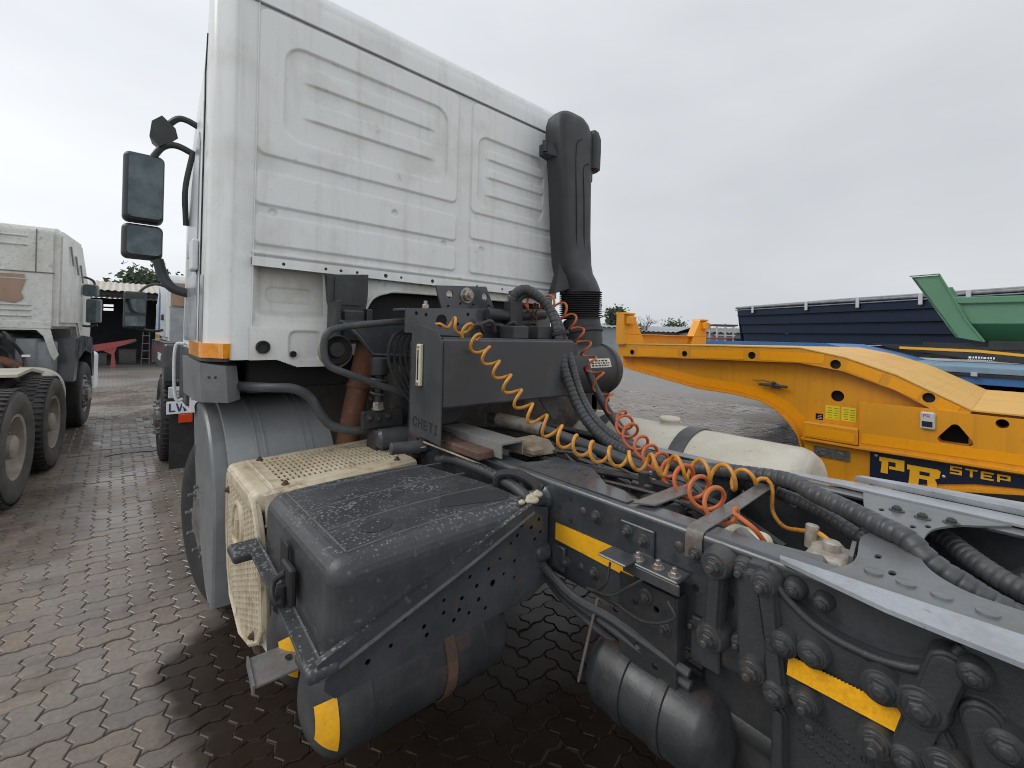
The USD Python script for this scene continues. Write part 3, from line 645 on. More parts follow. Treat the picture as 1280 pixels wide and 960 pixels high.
# mirrors on their arms
part(T, 'mirror_arm', pipe([(XS + .02, 3.60, 2.77), (.28, 3.62, 2.81), (.21, 3.65, 2.79), (.155, 3.665, 2.70)], .020, 10), 'plastic_black', 40)
part(T, 'mirror_arm', pipe([(XS, 3.57, 2.78), (.325, 3.575, 2.53), (.335, 3.59, 2.30)], .016, 8), 'plastic_black', 40)
part(T, 'mirror_arm', pipe([(XS, 3.59, 1.86), (.28, 3.62, 1.89), (.23, 3.65, 1.96), (.20, 3.665, 2.07)], .030, 10), 'plastic_black', 40)
def mirror(z0, z1, x0=.02, x1=.224, y=3.65):
    hh = part(T, 'mirror_housing', rbox((x0, y - .004, z0), (x1, y + .125, z1), .035), 'plastic_black', 40)
    part(hh, 'mirror_glass', prism(rr(x0 + .027, z0 + .023, x1 - .009, z1 - .019, .027), 'y', y - .008, y - .0015), 'mirror_glass', 30)
    return hh
mirror(2.297, 2.728); mirror(2.066, 2.282)
wm = trimesh.convex.convex_hull(np.array([(.14, 3.62, 2.83), (.15, 3.62, 2.93), (.20, 3.62, 2.98), (.27, 3.62, 2.92), (.285, 3.62, 2.86), (.19, 3.62, 2.78), (.16, 3.76, 2.83), (.19, 3.76, 2.95), (.25, 3.76, 2.91), (.20, 3.76, 2.80)]))
wh = part(T, 'mirror_housing', wm, 'plastic_black', 25, label='small wide angle mirror above the main mirrors')
part(T, 'mirror_arm', pipe([(XS + .03, 3.60, 2.96), (.33, 3.62, 2.99), (.28, 3.64, 2.99), (.22, 3.68, 2.93)], .020, 8), 'plastic_black', 40)

# ---------------------------------------------------------------- front wheel, mudguard and flare
wheel(T, (.572, 3.18, .512), .512, .30, tilt=math.radians(10), front=True, name='front_wheel')
def ring_seg(r0, r1, a0, a1, x0, x1, cy=3.26, cz=.54, n=40):
    a = np.linspace(a0, a1, n)
    o = [(cy + r1 * math.cos(t), cz + r1 * math.sin(t)) for t in a] + [(cy + r0 * math.cos(t), cz + r0 * math.sin(t)) for t in a[::-1]]
    return prism(Polygon(o), 'x', x0, x1)
D = math.radians
mg = MB().add(ring_seg(.655, .685, D(60), D(202), .46, .98))
for x in (.585, .625, .83, .87): mg.add(ring_seg(.68, .692, D(60), D(200), x, x + .014))
mg.add(ring_seg(.60, .686, D(60), D(202), .978, 1.0))
part(T, 'mudguard', mg, 'mudguard_skylit', 40)
fe = [tuple(p[:2]) for p in spline([(2.74, .225, 0), (2.90, .30, 0), (3.20, .58, 0), (3.36, .86, 0), (3.45, 1.10, 0)], 6)]
ro = [(2.655, .23), (2.655, .40), (2.655, .54)] + [(3.26 + .605 * math.cos(t), .56 + .64 * math.sin(t)) for t in np.linspace(D(174), D(72), 18)]
fl_ = MB()
sec_ = ((.405, .10), (.390, .060), (.387, .030), (.392, .012), (.404, .003), (.43, .0), (.50, -.006))
RV = []
for i, (y, z) in enumerate(ro):
    a_ = np.array(ro[min(i + 1, len(ro) - 1)]) - np.array(ro[max(i - 1, 0)]); a_ /= np.linalg.norm(a_); inn = np.array([a_[1], -a_[0]])
    RV += [(x, y + inn[0] * o, z + inn[1] * o) for x, o in sec_]
k_ = len(sec_); FF = []
for i in range(len(ro) - 1):
    for j in range(k_ - 1): FF += [[i * k_ + j, i * k_ + j + 1, (i + 1) * k_ + j + 1], [i * k_ + j, (i + 1) * k_ + j + 1, (i + 1) * k_ + j]]
fm_ = trimesh.Trimesh(RV, FF, process=False); fl_.add(fm_)
ic = [(y + .05, max(z, .23)) for y, z in [(2.655 + .02, .23), (2.655 + .02, .54)]] + [(3.26 + .545 * math.cos(t), .56 + .58 * math.sin(t)) for t in np.linspace(D(174), D(72), 18)]
fl_.add(prism(Polygon(ic + fe[::-1]).buffer(0), 'x', .391, .403), tube([(.398, y, z) for y, z in fe], .010, 8))
part(T, 'wheel_arch_flare', fl_, 'flare_grey', 30)
# ---------------------------------------------------------------- frame rails and cross members
ZT, ZB = 1.09, .735
def csec(xw, s, y0, y1):
    """C-section rail: web at xw, flanges to the inner side s."""
    P = [(xw, ZB + .02)] + [(xw + s * (.02 - .02 * math.cos(t)), ZT - .02 + .02 * math.sin(t)) for t in np.linspace(0, np.pi / 2, 6)] + [(xw + s * .085, ZT), (xw + s * .085, ZT - .009), (xw + s * .012, ZT - .012), (xw + s * .012, ZB + .012), (xw + s * .085, ZB + .009), (xw + s * .085, ZB)] + [(xw + s * (.02 - .02 * math.sin(t)), ZB + .02 - .02 * math.cos(t)) for t in np.linspace(0, np.pi / 2, 6)]
    return prism(Polygon(P), 'y', y0, y1)
RL = part(T, 'frame_rail', csec(1.28, 1, -1.6, 4.3), 'chassis_grey', 40)
RR = part(T, 'frame_rail', csec(2.12, -1, -1.6, 4.3), 'chassis_grey', 40)
XW = 1.28
N = (-1, 0, 0)
def bolts(parent, lst, m='bolt_grey', nrm=N):
    for i, (p, s, kind) in enumerate(lst):
        if kind == 'd': me = dome_bolt(p, nrm, s, s * .45)
        else: me = hexbolt(p, nrm, s, s * 1.0, s * (.9 if kind == 's' else .25), 1.5, turn=.37 * i)
        part(parent, 'bolt', me, m, 35)
def rw(y, z): return (XW, y, z)
def rl(y, z): return (XW, y * 1.032, 1.65 - (1.65 - z) * 1.032)
bolts(RL, [(rl(.997, 1.038), .0125, 'd'), (rl(.941, 1.036), .015, 'h'), (rl(1.001, .841), .012, 'd'), (rl(.943, .843), .0145, 'h'), (rl(1.07, .831), .015, 'h'), (rl(.641, 1.046), .014, 'd'), (rl(.591, .849), .0145, 's')])
part(RL, 'reflective_tape', prism(Polygon([(1.158, .935), (1.158, .872), (.815, .862), (.805, .905), (.83, .94)]), 'x', XW - .0035, XW - .0005), 'tape_yellow', False)
for (y, z, r) in ((1.09, 1.045, .008), (1.085, .965, .008), (.607, .927, .010), (1.14, 1.0, .007)):
    part(RL, 'bolt_hole', lathe([(r, -.001), (r, .0012), (r * .7, .0016), (0, .0006)], rw(y, z), N, 14), 'void_black', False)
# small angle bracket with its horizontal shelf
AB = part(T, 'angle_bracket', MB().add(chbox((XW - .010, .74, .925), (XW - .001, .865, 1.045), .003), chbox((XW - .085, .62, .955), (XW - .004, .80, .964), .003), chbox((XW - .13, .76, .962), (XW - .05, .865, .970), .004), chbox((XW - .085, .615, .925), (XW - .077, .80, .957), .002)), 'chassis_grey', 30)
bolts(AB, [((XW - .010, .835, 1.015), .014, 's'), ((XW - .010, .775, 1.005), .014, 's')])
bolts(AB, [((XW - .055, .765, .964), .013, 's'), ((XW - .05, .70, .964), .013, 's'), ((XW - .055, .645, .964), .013, 's')], nrm=(0, 0, 1), m='bolt_bright')
# vertical hanger plate and air tank under it
hp = Polygon([(.83, .90), (.64, .90), (.635, .62), (.66, .52), (.79, .52), (.83, .70)])
for (y, z) in ((.77, .83), (.70, .84), (.76, .70), (.70, .67)): hp = hp.difference(affinity.rotate(Point(y, z).buffer(.010), 0))
HP = part(T, 'tank_hanger', MB().add(prism(hp, 'x', XW - .055, XW - .047), chbox((XW - .056, .632, .54), (XW - .0, .64, .90), .002)), 'chassis_dark', 30)
bolts(HP, [((XW - .055, .735, .865), .015, 'h'), ((XW - .055, .67, .80), .013, 's')])
PL2 = part(T, 'mounting_plate', chbox((XW - .012, .53, .72), (XW - .001, .615, .85), .004), 'chassis_grey', 30)
bolts(PL2, [((XW - .012, .575, .80), .016, 's')])
def air_tank(parent, a, b, r, m='plastic_black', name='air_tank', rib=True, **kw):
    a, b = np.asarray(a, float), np.asarray(b, float); L = np.linalg.norm(b - a)
    pr = [(0, -r * .62)] + [(r * math.sin(t), -r * .62 * math.cos(t)) for t in np.linspace(.2, np.pi / 2, 8)]
    if rib: pr += [(r, L * .1), (r * 1.015, L * .11), (r * 1.015, L * .12), (r, L * .13), (r, L * .87), (r * 1.015, L * .88), (r * 1.015, L * .89), (r, L * .9)]
    pr += [(r * math.cos(t), L + r * .62 * math.sin(t)) for t in np.linspace(0, np.pi / 2 - .2, 8)] + [(0, L + r * .62)]
    return part(parent, name, lathe(pr, a, b - a, 40), m, 50, **kw)
at = air_tank(T, (XW + .0, .88, .535), (XW + .0, .56, .535), .118, 'tank_dark', rib=False, label='dark air tank hung under the left frame rail')
for y in (.80, .67):
    part(at, 'strap', lathe([(.1205, -.018), (.124, -.016), (.124, .016), (.1205, .018)], (XW + .0, y, .535), (0, 1, 0), 40), 'chassis_dark', 40)
part(at, 'drain_rod', MB().add(tube([(XW - .06, .91, .78), (XW - .09, .93, .62), (XW - .1, .95, .5)], .005, 6)), 'bare_steel', 40)
# cables and pipes by the hanger
part(T, 'cable', pipe([(XW - .06, 1.15, .78), (XW - .07, 1.0, .745), (XW - .06, .85, .74), (XW - .04, .6, .70)], .014, 8), 'hose_black', 40)
part(T, 'cable', pipe([(XW - .03, 1.2, .77), (XW - .05, 1.05, .725), (XW - .045, .85, .70), (XW - .03, .6, .66)], .016, 8), 'hose_black', 40)
part(T, 'cable', pipe([(XW - .0, 1.25, .73), (XW - .03, 1.1, .69), (XW - .03, .95, .66), (XW, .7, .60)], .012, 8), 'hose_black', 40)
part(T, 'thin_cable', pipe([(XW - .07, .95, .80), (XW - .08, .86, .815), (XW - .09, .72, .81), (XW - .10, .62, .87), (XW - .09, .645, .905)], .0045, 6), 'rubber', 40)
part(T, 'thin_cable', pipe([(XW - .07, .93, .805), (XW - .10, .83, .84), (XW - .10, .76, .90), (XW - .06, .70, .955)], .0045, 6), 'rubber', 40)
part(T, 'thin_cable', pipe([(XW - .07, .92, .80), (XW - .10, .85, .87), (XW - .08, .85, .93)], .004, 6), 'rubber', 40)

# ---------------------------------------------------------------- cast suspension bracket with its ribs, bosses and nuts
xc = XW - .035
arc = [(.412, 1.08), (.392, 1.053), (.36, 1.023), (.317, .995), (.269, .979), (.225, .974), (.183, .975), (.132, .987), (.102, 1.008), (.079, 1.033), (.06, 1.07)]
arcs = [tuple(p[:2]) for p in spline([(a, b, 0) for a, b in arc], 5)]
plate = Polygon(arcs + [(-.25, 1.07), (-.25, .42), (.355, .42), (.368, .60), (.372, .755), (.385, .785), (.43, .795), (.46, .81), (.452, .93), (.455, 1.075)])
def bar(p, q, wp, wq):
    return unary_union([Point(p).buffer(wp / 2), Point(q).buffer(wq / 2)]).convex_hull
cm = MB().add(prism(plate.buffer(-.004).buffer(.004), 'x', xc, XW - .001))
for bi, (p, q, wp, wq, h) in enumerate((((.532, 1.039), (.540, .839), .030, .030, .020), ((.440, 1.02), (.436, .83), .062, .062, .010), ((.405, 1.03), (.388, .90), .034, .026, .020), ((.388, .90), (.377, .79), .026, .034, .020), ((.377, .79), (.312, .809), .018, .018, .012),
                        ((.362, .919), (.302, .928), .026, .026, .012), ((.178, .927), (.115, .925), .022, .022, .014), ((.079, 1.02), (.105, .92), .05, .05, .022), ((.105, .92), (.134, .807), .05, .045, .022), ((.134, .807), (.078, .835), .03, .03, .016), ((.184, .808), (.134, .807), .022, .022, .014), ((.370, .74), (.365, .45), .020, .026, .016), ((.03, .95), (-.05, .6), .05, .06, .02), ((.115, .925), (.08, .87), .03, .02, .012))):
    h += .0007 * bi; sh = bar(p, q, wp, wq); cm.add(prism(sh.buffer(.006), 'x', xc - h * .5, XW - .001), prism(sh, 'x', xc - h, xc - h * .4))
cm.add(tube([(xc + .001, y, z - .004) for y, z in arcs], .009, 10))
hole_ = affinity.rotate(affinity.scale(Point(.498, .951).buffer(.019), .75, 1.1), 20)
CAST = part(T, 'suspension_bracket', cm, 'cast_grey', 30)
part(RL, 'bolt_hole', prism(affinity.translate(hole_, .016, -.022), 'x', XW - .002, XW - .0003), 'void_black', False)
bl = [((.532, 1.039), .020, 's', 1.85), ((.473, 1.039), .0175, 's', 1.7), ((.411, 1.040), .0175, 's', 1.7), ((.353, 1.041), .0145, 'h', 1.6), ((.293, 1.035), .013, 'h', 1.5),
      ((.540, .839), .0195, 's', 1.9), ((.476, .848), .014, 's', 1.5), ((.431, .815), .0195, 's', 1.7), ((.362, .919), .0195, 'h', 1.65), ((.302, .928), .0195, 'h', 1.65), ((.178, .927), .021, 'h', 1.75), ((.115, .925), .0235, 'h', 1.85),
      ((.377, .790), .021, 'h', 1.5), ((.312, .809), .0175, 's', 1.6), ((.184, .808), .0195, 's', 1.7), ((.134, .807), .019, 'h', 1.6), ((.078, .835), .021, 's', 1.7), ((.043, 1.032), .016, 'h', 1.6), ((.0, .93), .02, 'h', 1.6), ((.03, .76), .02, 's', 1.7), ((.31, .735), .010, 'd', 1.2)]
for i, ((y, z), s, k, wsh) in enumerate(bl):
    near = plate.buffer(.012).contains(Point(y, z)) or s >= .0195
    x = xc if near else XW - .002
    b = MB().add(lathe([(s * wsh * 1.16, -.034 if near else 0.0), (s * wsh * 1.16, -.004), (s * wsh * 1.04, .008), (s * wsh * .99, .0195), (s * wsh * .92, .0235 + .0005 * i), (0, .0235 + .0005 * i)], (x, y, z), N, 26), hexbolt((x - .023 - .0005 * i, y, z), N, s * .93, s * .95, s * .9 if k == 's' else s * .12, 1.35, .41 * i)) if k != 'd' else dome_bolt((x, y, z), N, s, s * .5)
    part(CAST, 'bolt', b, 'bolt_grey' if k == 's' else 'cast_grey', 35)
tp = [(.352, .893), (.145, .893), (.148, .843), (.355, .846)]
zig = [(.352 - t * (.352 - .145), .893 + (.0022 if i % 2 else -.0008)) for i, t in enumerate(np.linspace(0, 1, 60))]
part(CAST, 'reflective_tape', prism(Polygon(zig + [(.148, .843), (.355, .846)]), 'x', xc - .0135, xc - .0115), 'tape_worn', False)
part(CAST, 'tape_backing', prism(Polygon(tp).buffer(-.004), 'x', xc - .0115, xc + .001), 'cast_grey', False)
tx = MB()
tx.add(text_on('0573', .016, (xc, .215, .735), depth=.0025, **LEFT))
for k in range(4):
    yq = .33
    for q in range(13 - 2 * k):
        w_ = .004 + .003 * ((q * 7 + k * 3) % 3); tx.add(chbox((xc - .0015, yq - w_, .768 - k * .024 - q * .002), (xc + .001, yq, .776 - k * .024 - q * .002), .001)); yq -= w_ + .0045
        if yq < .225: break
part(CAST, 'cast_lettering', tx, 'cast_grey', False)
# dark inner bracket below, seen past the casting
part(T, 'axle_link', MB().add(cyl((1.34, -.2, .55), (1.34, .7, .60), .05, 16), chbox((1.30, .2, .45), (1.42, .6, .75), .02)), 'chassis_dark', 30)

# ---------------------------------------------------------------- outrigger plate along the left rail top
wp = Polygon([(1.285, .392), (1.262, .385), (1.205, .17), (1.188, -.02), (1.10, -1.0), (1.10, -1.5), (1.30, -1.5), (1.305, -.02)])
part(T, 'outrigger_plate', MB().add(prism(wp, 'z', ZT + .004, ZT + .014)), 'silver_rail', 30)
part(T, 'outrigger_plate', MB().add(prism(Polygon([(2.11, .63), (2.15, .62), (2.205, .40), (2.215, -.03), (2.23, -1.5), (2.105, -1.5)]), 'z', ZT + .004, ZT + .012), prism(Polygon([(2.225, .42), (2.26, .40), (2.345, -.03), (2.45, -1.5), (2.26, -1.5), (2.235, -.03)]), 'z', ZT + .010, ZT + .03)), 'silver_rail', 30)
# cross member gusset: one sheet widening at both rails
gp = [(1.30, .30), (1.42, .265), (1.60, .285), (1.72, .275), (1.90, .33), (2.10, .37)]
gq = [(2.10, .0), (2.02, .06), (1.97, .105), (1.88, .15), (1.80, .165), (1.68, .165), (1.58, .155), (1.50, .12), (1.45, .06), (1.44, -.02), (1.42, -.12), (1.36, -.22), (1.30, -.3)]
g_ = Polygon([tuple(p[:2]) for p in spline([(a, b, 0) for a, b in gp], 5)] + [tuple(p[:2]) for p in spline([(a, b, 0) for a, b in gq], 5)])
for (x, y) in ((1.50, .23), (1.42, .19), (1.93, .29), (1.83, .20), (1.87, .17)): g_ = g_.difference(affinity.scale(Point(x, y).buffer(.011), 1.5, .7))
GU = part(T, 'gusset_plate', MB().add(prism(g_, 'z', ZT + .0005, ZT + .0065), prism(Polygon([(1.46, .285), (1.58, .30), (1.58, .29), (1.46, .275)]), 'z', ZT - .05, ZT)), 'gusset_steel', 30)
for (x, y) in ((1.385, .22), (1.38, .16), (1.375, .10), (1.365, .03)): part(GU, 'bolt', lathe([(.019, 0), (.018, .005), (.012, .007), (0, .0075)], (x, y, ZT + .0065), (0, 0, 1), 16), 'gusset_steel', 40)
for (x, y) in ((1.96, .255), (1.945, .19), (1.965, .125)): part(GU, 'bolt', hexbolt((x, y, ZT + .0065), (0, 0, 1), .014, .014, .004, 1.5), 'bolt_grey', 35)
part(T, 'cross_tube', MB().add(cyl((1.31, .18, .95), (2.1, .22, .95), .05, 20)), 'chassis_dark', 40)
part(T, 'inner_bracket', MB().add(prism(Polygon([(1.70, .06), (2.10, .02), (2.10, -.7), (1.95, -.6), (1.78, -.25)]), 'z', ZT - .20, ZT - .19), chbox((1.95, -.9, .7), (2.05, .0, 1.0), .02)), 'chassis_dark', 30)
# thin steel strap across the frame
part(T, 'cross_strap', strip([((XW - .003, .615, 1.01), (0, 1, 0), (-1, 0, 0)), ((XW - .003, .615, ZT - .02), (0, 1, 0), (-1, 0, 0)), ((XW + .006, .615, ZT - .002), (0, 1, 0), (-.7, 0, .7)), ((XW + .03, .615, ZT + .003), (0, 1, 0), (0, 0, 1)), ((1.5, .615, ZT + .004), (0, 1, 0), (0, 0, 1)), ((2.10, .64, ZT + .003), (0, 1, 0), (0, 0, 1))], .05, .004), 'strap_steel', 30)
part(RL, 'bolt', hexbolt((XW - .007, .606, 1.026), N, .015, .015, .01), 'bolt_grey', 35)
# flat stub strap and forward gusset plates
g1 = Polygon([(1.30, 1.42), (1.50, 1.36), (1.52, 1.18), (1.46, 1.10), (1.40, 1.02), (1.39, .93), (1.34, .86), (1.30, .86)])
GF = part(T, 'gusset_plate', prism(g1, 'z', ZT + .0005, ZT + .006), 'chassis_grey', 30)
for (x, y) in ((1.40, 1.26), (1.45, 1.20), (1.42, 1.14), (1.36, 1.30)): part(GF, 'bolt', lathe([(.015, 0), (.014, .005), (0, .007)], (x, y, ZT + .006), (0, 0, 1), 14), 'bolt_grey', 40)
part(T, 'stub_strap', MB().add(prism(Polygon([(1.30, .84), (1.34, .78), (1.58, .765), (1.60, .80), (1.57, .835)]), 'z', ZT + .007, ZT + .012)), 'strap_steel', 30)
part(T, 'cross_member', MB().add(chbox((1.30, 1.02, .80), (2.1, 1.10, 1.02), .01), chbox((1.35, .80, .98), (2.1, .86, 1.03), .01)), 'chassis_dark', 30)
# what lies between the rails: gear casing, valves, lines
part(T, 'gear_casing', MB().add(rbox((1.50, 1.5, .69), (1.98, 3.6, .98), .09), rbox((1.42, 1.7, .70), (2.02, 2.5, 1.06), .08), rbox((1.34, 2.12, .7), (2.06, 2.6, 1.30), .06)), 'oily_dark', 40)
tube_rng = np.random.default_rng(3)
for k in range(30):
    y = 2.0 - (k % 15) * .08 - .02 * (k // 15); x = 1.40 + tube_rng.uniform(0, .35); z = 1.0 + tube_rng.uniform(-.04, .07)
    part(T, 'service_line', pipe([(x - .05, y + .35, z + .02), (x, y + .1, z + tube_rng.uniform(-.02, .06)), (x + tube_rng.uniform(-.1, .15), y - .15, z + tube_rng.uniform(-.03, .05)), (x + tube_rng.uniform(-.1, .25), y - .38, z - .06)], tube_rng.uniform(.006, .014), 6, 5), ('hose_black', 'oily_dark', 'rubber')[k % 3], 40)
VB = part(T, 'valve_block', MB().add(chbox((1.56, .93, .98), (1.70, 1.02, 1.08), .008), cyl((1.58, .97, 1.07), (1.58, .97, 1.12), .022, 14), cyl((1.66, .96, 1.07), (1.66, .96, 1.115), .018, 14), chbox((1.72, .86, .97), (1.80, .95, 1.06), .008), lathe([(.045, 0), (.045, .03), (.02, .04), (0, .04)], (1.50, .90, 1.02), (-.3, -.8, .4), 18)), 'chassis_dark', 35)
bolts(VB, [((1.60, .94, 1.085), .010, 'h'), ((1.68, 1.0, 1.085), .010, 'h')], nrm=(0, 0, 1), m='bolt_bright')
for k in range(12):
    x, y = 1.40 + tube_rng.uniform(0, .5), 1.0 + tube_rng.uniform(0, .95); q = tube_rng.uniform(.02, .05); z = 1.0 + tube_rng.uniform(0, .05)
    part(T, 'pipe_fitting', MB().add(chbox((x, y, z - .03), (x + q, y + q * 1.6, z + q * .6), .006), cyl((x + q * .5, y + q * .5, z), (x + q * .5, y + q * .5, z + q * 1.3), q * .32, 10)), ('oily_dark', 'chassis_dark', 'alloy_cast')[k % 3], 30)
part(T, 'propeller_shaft', cyl((1.70, 1.6, .72), (1.70, -1.2, .72), .07, 20), 'chassis_dark', 40)
part(T, 'pressure_pipe', MB().add(pipe([(1.62, 2.0, 1.17), (1.72, 1.75, 1.15), (1.82, 1.45, 1.09), (1.9, 1.15, 1.03), (1.96, .8, .99)], .030, 12)), 'hose_black', 40)
part(T, 'hose_joint', cyl((1.64, 1.96, 1.168), (1.74, 1.70, 1.142), .038, 14, b=.006), 'alloy_cast', 40)
# white plastic container and valve unit between the rails, further back
part(T, 'expansion_bottle', MB().add(rbox((1.36, .50, .96), (1.60, .64, 1.035), .03)), 'gauge_cream', 40)
vu = part(T, 'brake_valve', MB().add(cyl((1.40, .50, 1.04), (1.44, .33, 1.04), .034, 18, b=.006), cyl((1.46, .56, 1.05), (1.41, .49, 1.04), .026, 16, b=.005)), 'gusset_steel', 40)
part(T, 'brake_valve', MB().add(rbox((1.44, .28, .99), (1.56, .385, 1.075), .02), cyl((1.50, .33, 1.07), (1.50, .33, 1.10), .022, 14, b=.004), cyl((1.58, .40, 1.03), (1.59, .40, 1.10), .018, 14, b=.004), rbox((1.55, .32, .98), (1.62, .40, 1.06), .015)), 'alloy_cast', 40, label='pale alloy valve body with worn faces')
for (y, z) in ((.80, .97), (.68, .99), (.60, .98), (.42, 1.0), (.36, .96)):
    part(RR, 'bolt', dome_bolt((2.108, y, z), (-1, 0, 0), .013, .007), 'bolt_bright', 40)

# ---------------------------------------------------------------- right side fuel tank
tk = MB(); L0, L1 = 2.05, .68
pr = [(0, -.035), (.25, -.035), (.30, -.02), (.325, .015), (.335, .05), (.335, L0 - L1 - .05), (.325, L0 - L1 - .015), (.30, L0 - L1 + .02), (.25, L0 - L1 + .035), (0, L0 - L1 + .035)]
tm = lathe(pr, (2.62, L0, .775), (0, -1, 0), 48)
TK = part(T, 'fuel_tank', tm, 'tank_cream', 45)
for y in (1.27, 1.85):
    part(TK, 'tank_strap', lathe([(.337, -.045), (.343, -.043), (.343, .043), (.337, .045)], (2.62, y, .775), (0, -1, 0), 48), 'hose_black', 40)
part(TK, 'filler_cap', MB().add(cyl((2.66, 1.46, 1.09), (2.66, 1.46, 1.125), .055, 20), cyl((2.66, 1.46, 1.125), (2.66, 1.46, 1.15), .066, 22, b=.008)), 'tank_cream', 40)
part(T, 'tank_bracket', MB().add(chbox((2.13, 1.2, .5), (2.3, 1.3, 1.0), .008), chbox((2.13, .8, .55), (2.3, .9, .95), .008)), 'chassis_dark', 30)
# ---------------------------------------------------------------- perforated silencer guard
gx0, gx1, gy0, gy1, gz = .44, 1.17, 2.03, 2.58, .975
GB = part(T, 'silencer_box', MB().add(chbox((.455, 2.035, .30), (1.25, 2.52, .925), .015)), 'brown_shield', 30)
topp = rr(gx0 + .03, gy0 + .02, gx1, gy1, .02)
hl = []
for i in range(25):
    for j in range(8):
        x, y = .565 + i * .0235, 2.135 + j * .052
        hl.append(sbox(x, y, x + .0115, y + .036))
top_m = prism(topp.difference(unary_union(hl)), 'z', gz - .006, gz)
tv = np.array(top_m.vertices); tv[:, 2] += .035 * (tv[:, 0] - .5); top_m = trimesh.Trimesh(tv, top_m.faces, process=False)
GD = part(T, 'silencer_guard', MB().add(top_m, trimesh.convex.convex_hull(np.array([(.47, 2.052, .974), (1.17, 2.052, .998), (.47, 2.025, .964), (1.17, 2.025, .988), (.475, 2.005, .845), (1.17, 2.005, .865), (.475, 2.014, .845), (1.17, 2.014, .865)])),
    tube([(.47, 2.006, .845), (1.17, 2.006, .865)], .007, 6), tube([(.512, 2.005, .85), (.512, 2.022, .958), (.516, 2.10, .978), (.516, 2.56, .978)], .005, 6)), 'beige_guard', 30)
sp = Polygon([(2.575, .93), (2.565, .70), (2.50, .50), (2.42, .39), (2.20, .325), (2.02, .37), (1.87, .46), (1.835, .52), (1.86, .68), (1.93, .84), (2.03, .95), (2.10, .965), (2.54, .965)]).buffer(.02).buffer(-.02)
pf = []
for i in range(26):
    for j in range(27):
        y, z = 1.88 + i * .027, .36 + j * .024 + (.012 if i % 2 else 0)
        if sp.buffer(-.042).contains(Point(y, z)) and abs((Point(y, z).distance(Point(2.30, .76)))) > .115: pf.append(Polygon([(y - .0095, z), (y, z - .0085), (y + .0095, z), (y, z + .0085)]))
part(T, 'silencer_guard', MB().add(prism(sp.difference(unary_union(pf)), 'x', .432, .440), tube([(.432, 2.30 + .10 * math.cos(a), .76 + .10 * math.sin(a)) for a in np.linspace(0, 2 * np.pi, 33)], .011, 8), tube([(.43, 2.30, .79), (.43, 2.29, .71)], .01, 6),
    tube([(.434, y, z) for y, z in list(sp.buffer(-.008).exterior.coords)], .010, 6), tube(spline([(.445, 2.04, .93), (.445, 1.95, .83), (.445, 1.875, .68), (.445, 1.85, .53), (.445, 1.90, .45)], 5), .016, 8),
    rbox((.4275, 2.025, .885), (.52, 2.582, .978), .03)), 'beige_guard', 30)
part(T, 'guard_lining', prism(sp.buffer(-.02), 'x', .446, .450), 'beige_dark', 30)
for p, d in (((.432, 2.53, .86), N), ((.432, 1.97, .44), N)): part(GD, 'bolt', hexbolt(p, d, .012, .014, .006), 'rust', 35)
for p in ((.565, 2.085, gz + .003), (1.09, 2.085, gz + .021), (.565, 2.545, gz + .003)): part(GD, 'bolt', hexbolt(p, (0, 0, 1), .011, .012, .006), 'rust', 35)

# ---------------------------------------------------------------- battery box: lid, side plate, straps
lid = rbox((.437, 1.175, .55), (1.215, 1.885, 1.03), .062)
# trimmed along the sloping lower edge: deep on the outside, nothing at the frame
def plane_through(a, b, c):
    n = np.cross(np.subtract(b, a), np.subtract(c, a)); n = n / np.linalg.norm(n)
    if n[2] < 0: n = -n
    return n, float(n @ np.asarray(a))
n_, d_ = plane_through((.42, 1.2, .775), (1.20, 1.2, 1.02), (.42, 1.9, .83))
lid = lid.trim_by_plane(tuple(n_), d_)
lm = lid.to_mesh(); lidm = trimesh.Trimesh(lm.vert_properties[:, :3], lm.tri_verts); lidm = lidm.subdivide_to_size(.05) if hasattr(lidm, 'subdivide_to_size') else lidm
v = np.array(lidm.vertices); w = np.clip((v[:, 2] - .98) / .05, 0, 1)
v[:, 2] += w * (.010 * np.sin(np.clip((v[:, 0] - .45) / .75, 0, 1) * np.pi) - .008 * np.clip(1 - (v[:, 0] - .43) / .35, 0, 1) ** 2); lidm.vertices = v
BL = part(T, 'battery_lid', lidm, 'lid_plastic', 40)
def topz(x): return 1.03 + .010 * math.sin(min(max((x - .45) / .75, 0), 1) * math.pi) - .008 * max(0, min(1, 1 - (x - .43) / .35)) ** 2
seams = MB()
for y in (1.24, 1.41, 1.60, 1.79): seams.add(tube([(x, y + .03 * (x - .8) * (1 if y > 1.5 else .4), topz(x) + .0005) for x in np.linspace(.50, 1.17, 14)], .003, 6))
seams.add(tube([(.50, y, topz(.50) + .0005) for y in np.linspace(1.24, 1.82, 8)], .003, 6))
part(BL, 'lid_seams', seams, 'lid_edge', 40)
def patch(poly):
    m = prism(Polygon(poly), 'z', 0, .0012).subdivide_to_size(.04); vv = np.array(m.vertices); vv[:, 2] += [topz(x) + .0008 for x in vv[:, 0]]; return trimesh.Trimesh(vv, m.faces)
part(BL, 'dust_free_patch', patch([(.63 + .055 * math.cos(a) * (1 + .12 * math.sin(3 * a)), 1.33 + .042 * math.sin(a)) for a in np.linspace(0, 2 * np.pi, 22)[:-1]]), 'lid_clean', 30)
part(BL, 'dust_free_patch', patch([(.93, 1.43), (.86, 1.32), (1.10, 1.25), (1.16, 1.30), (1.12, 1.37), (1.04, 1.40)]), 'lid_clean', 30)
def along(a, b, w, t, m=None): return strip([(a, (0, 1, 0), (0, 0, 1)), (b, (0, 1, 0), (0, 0, 1))], w, t)
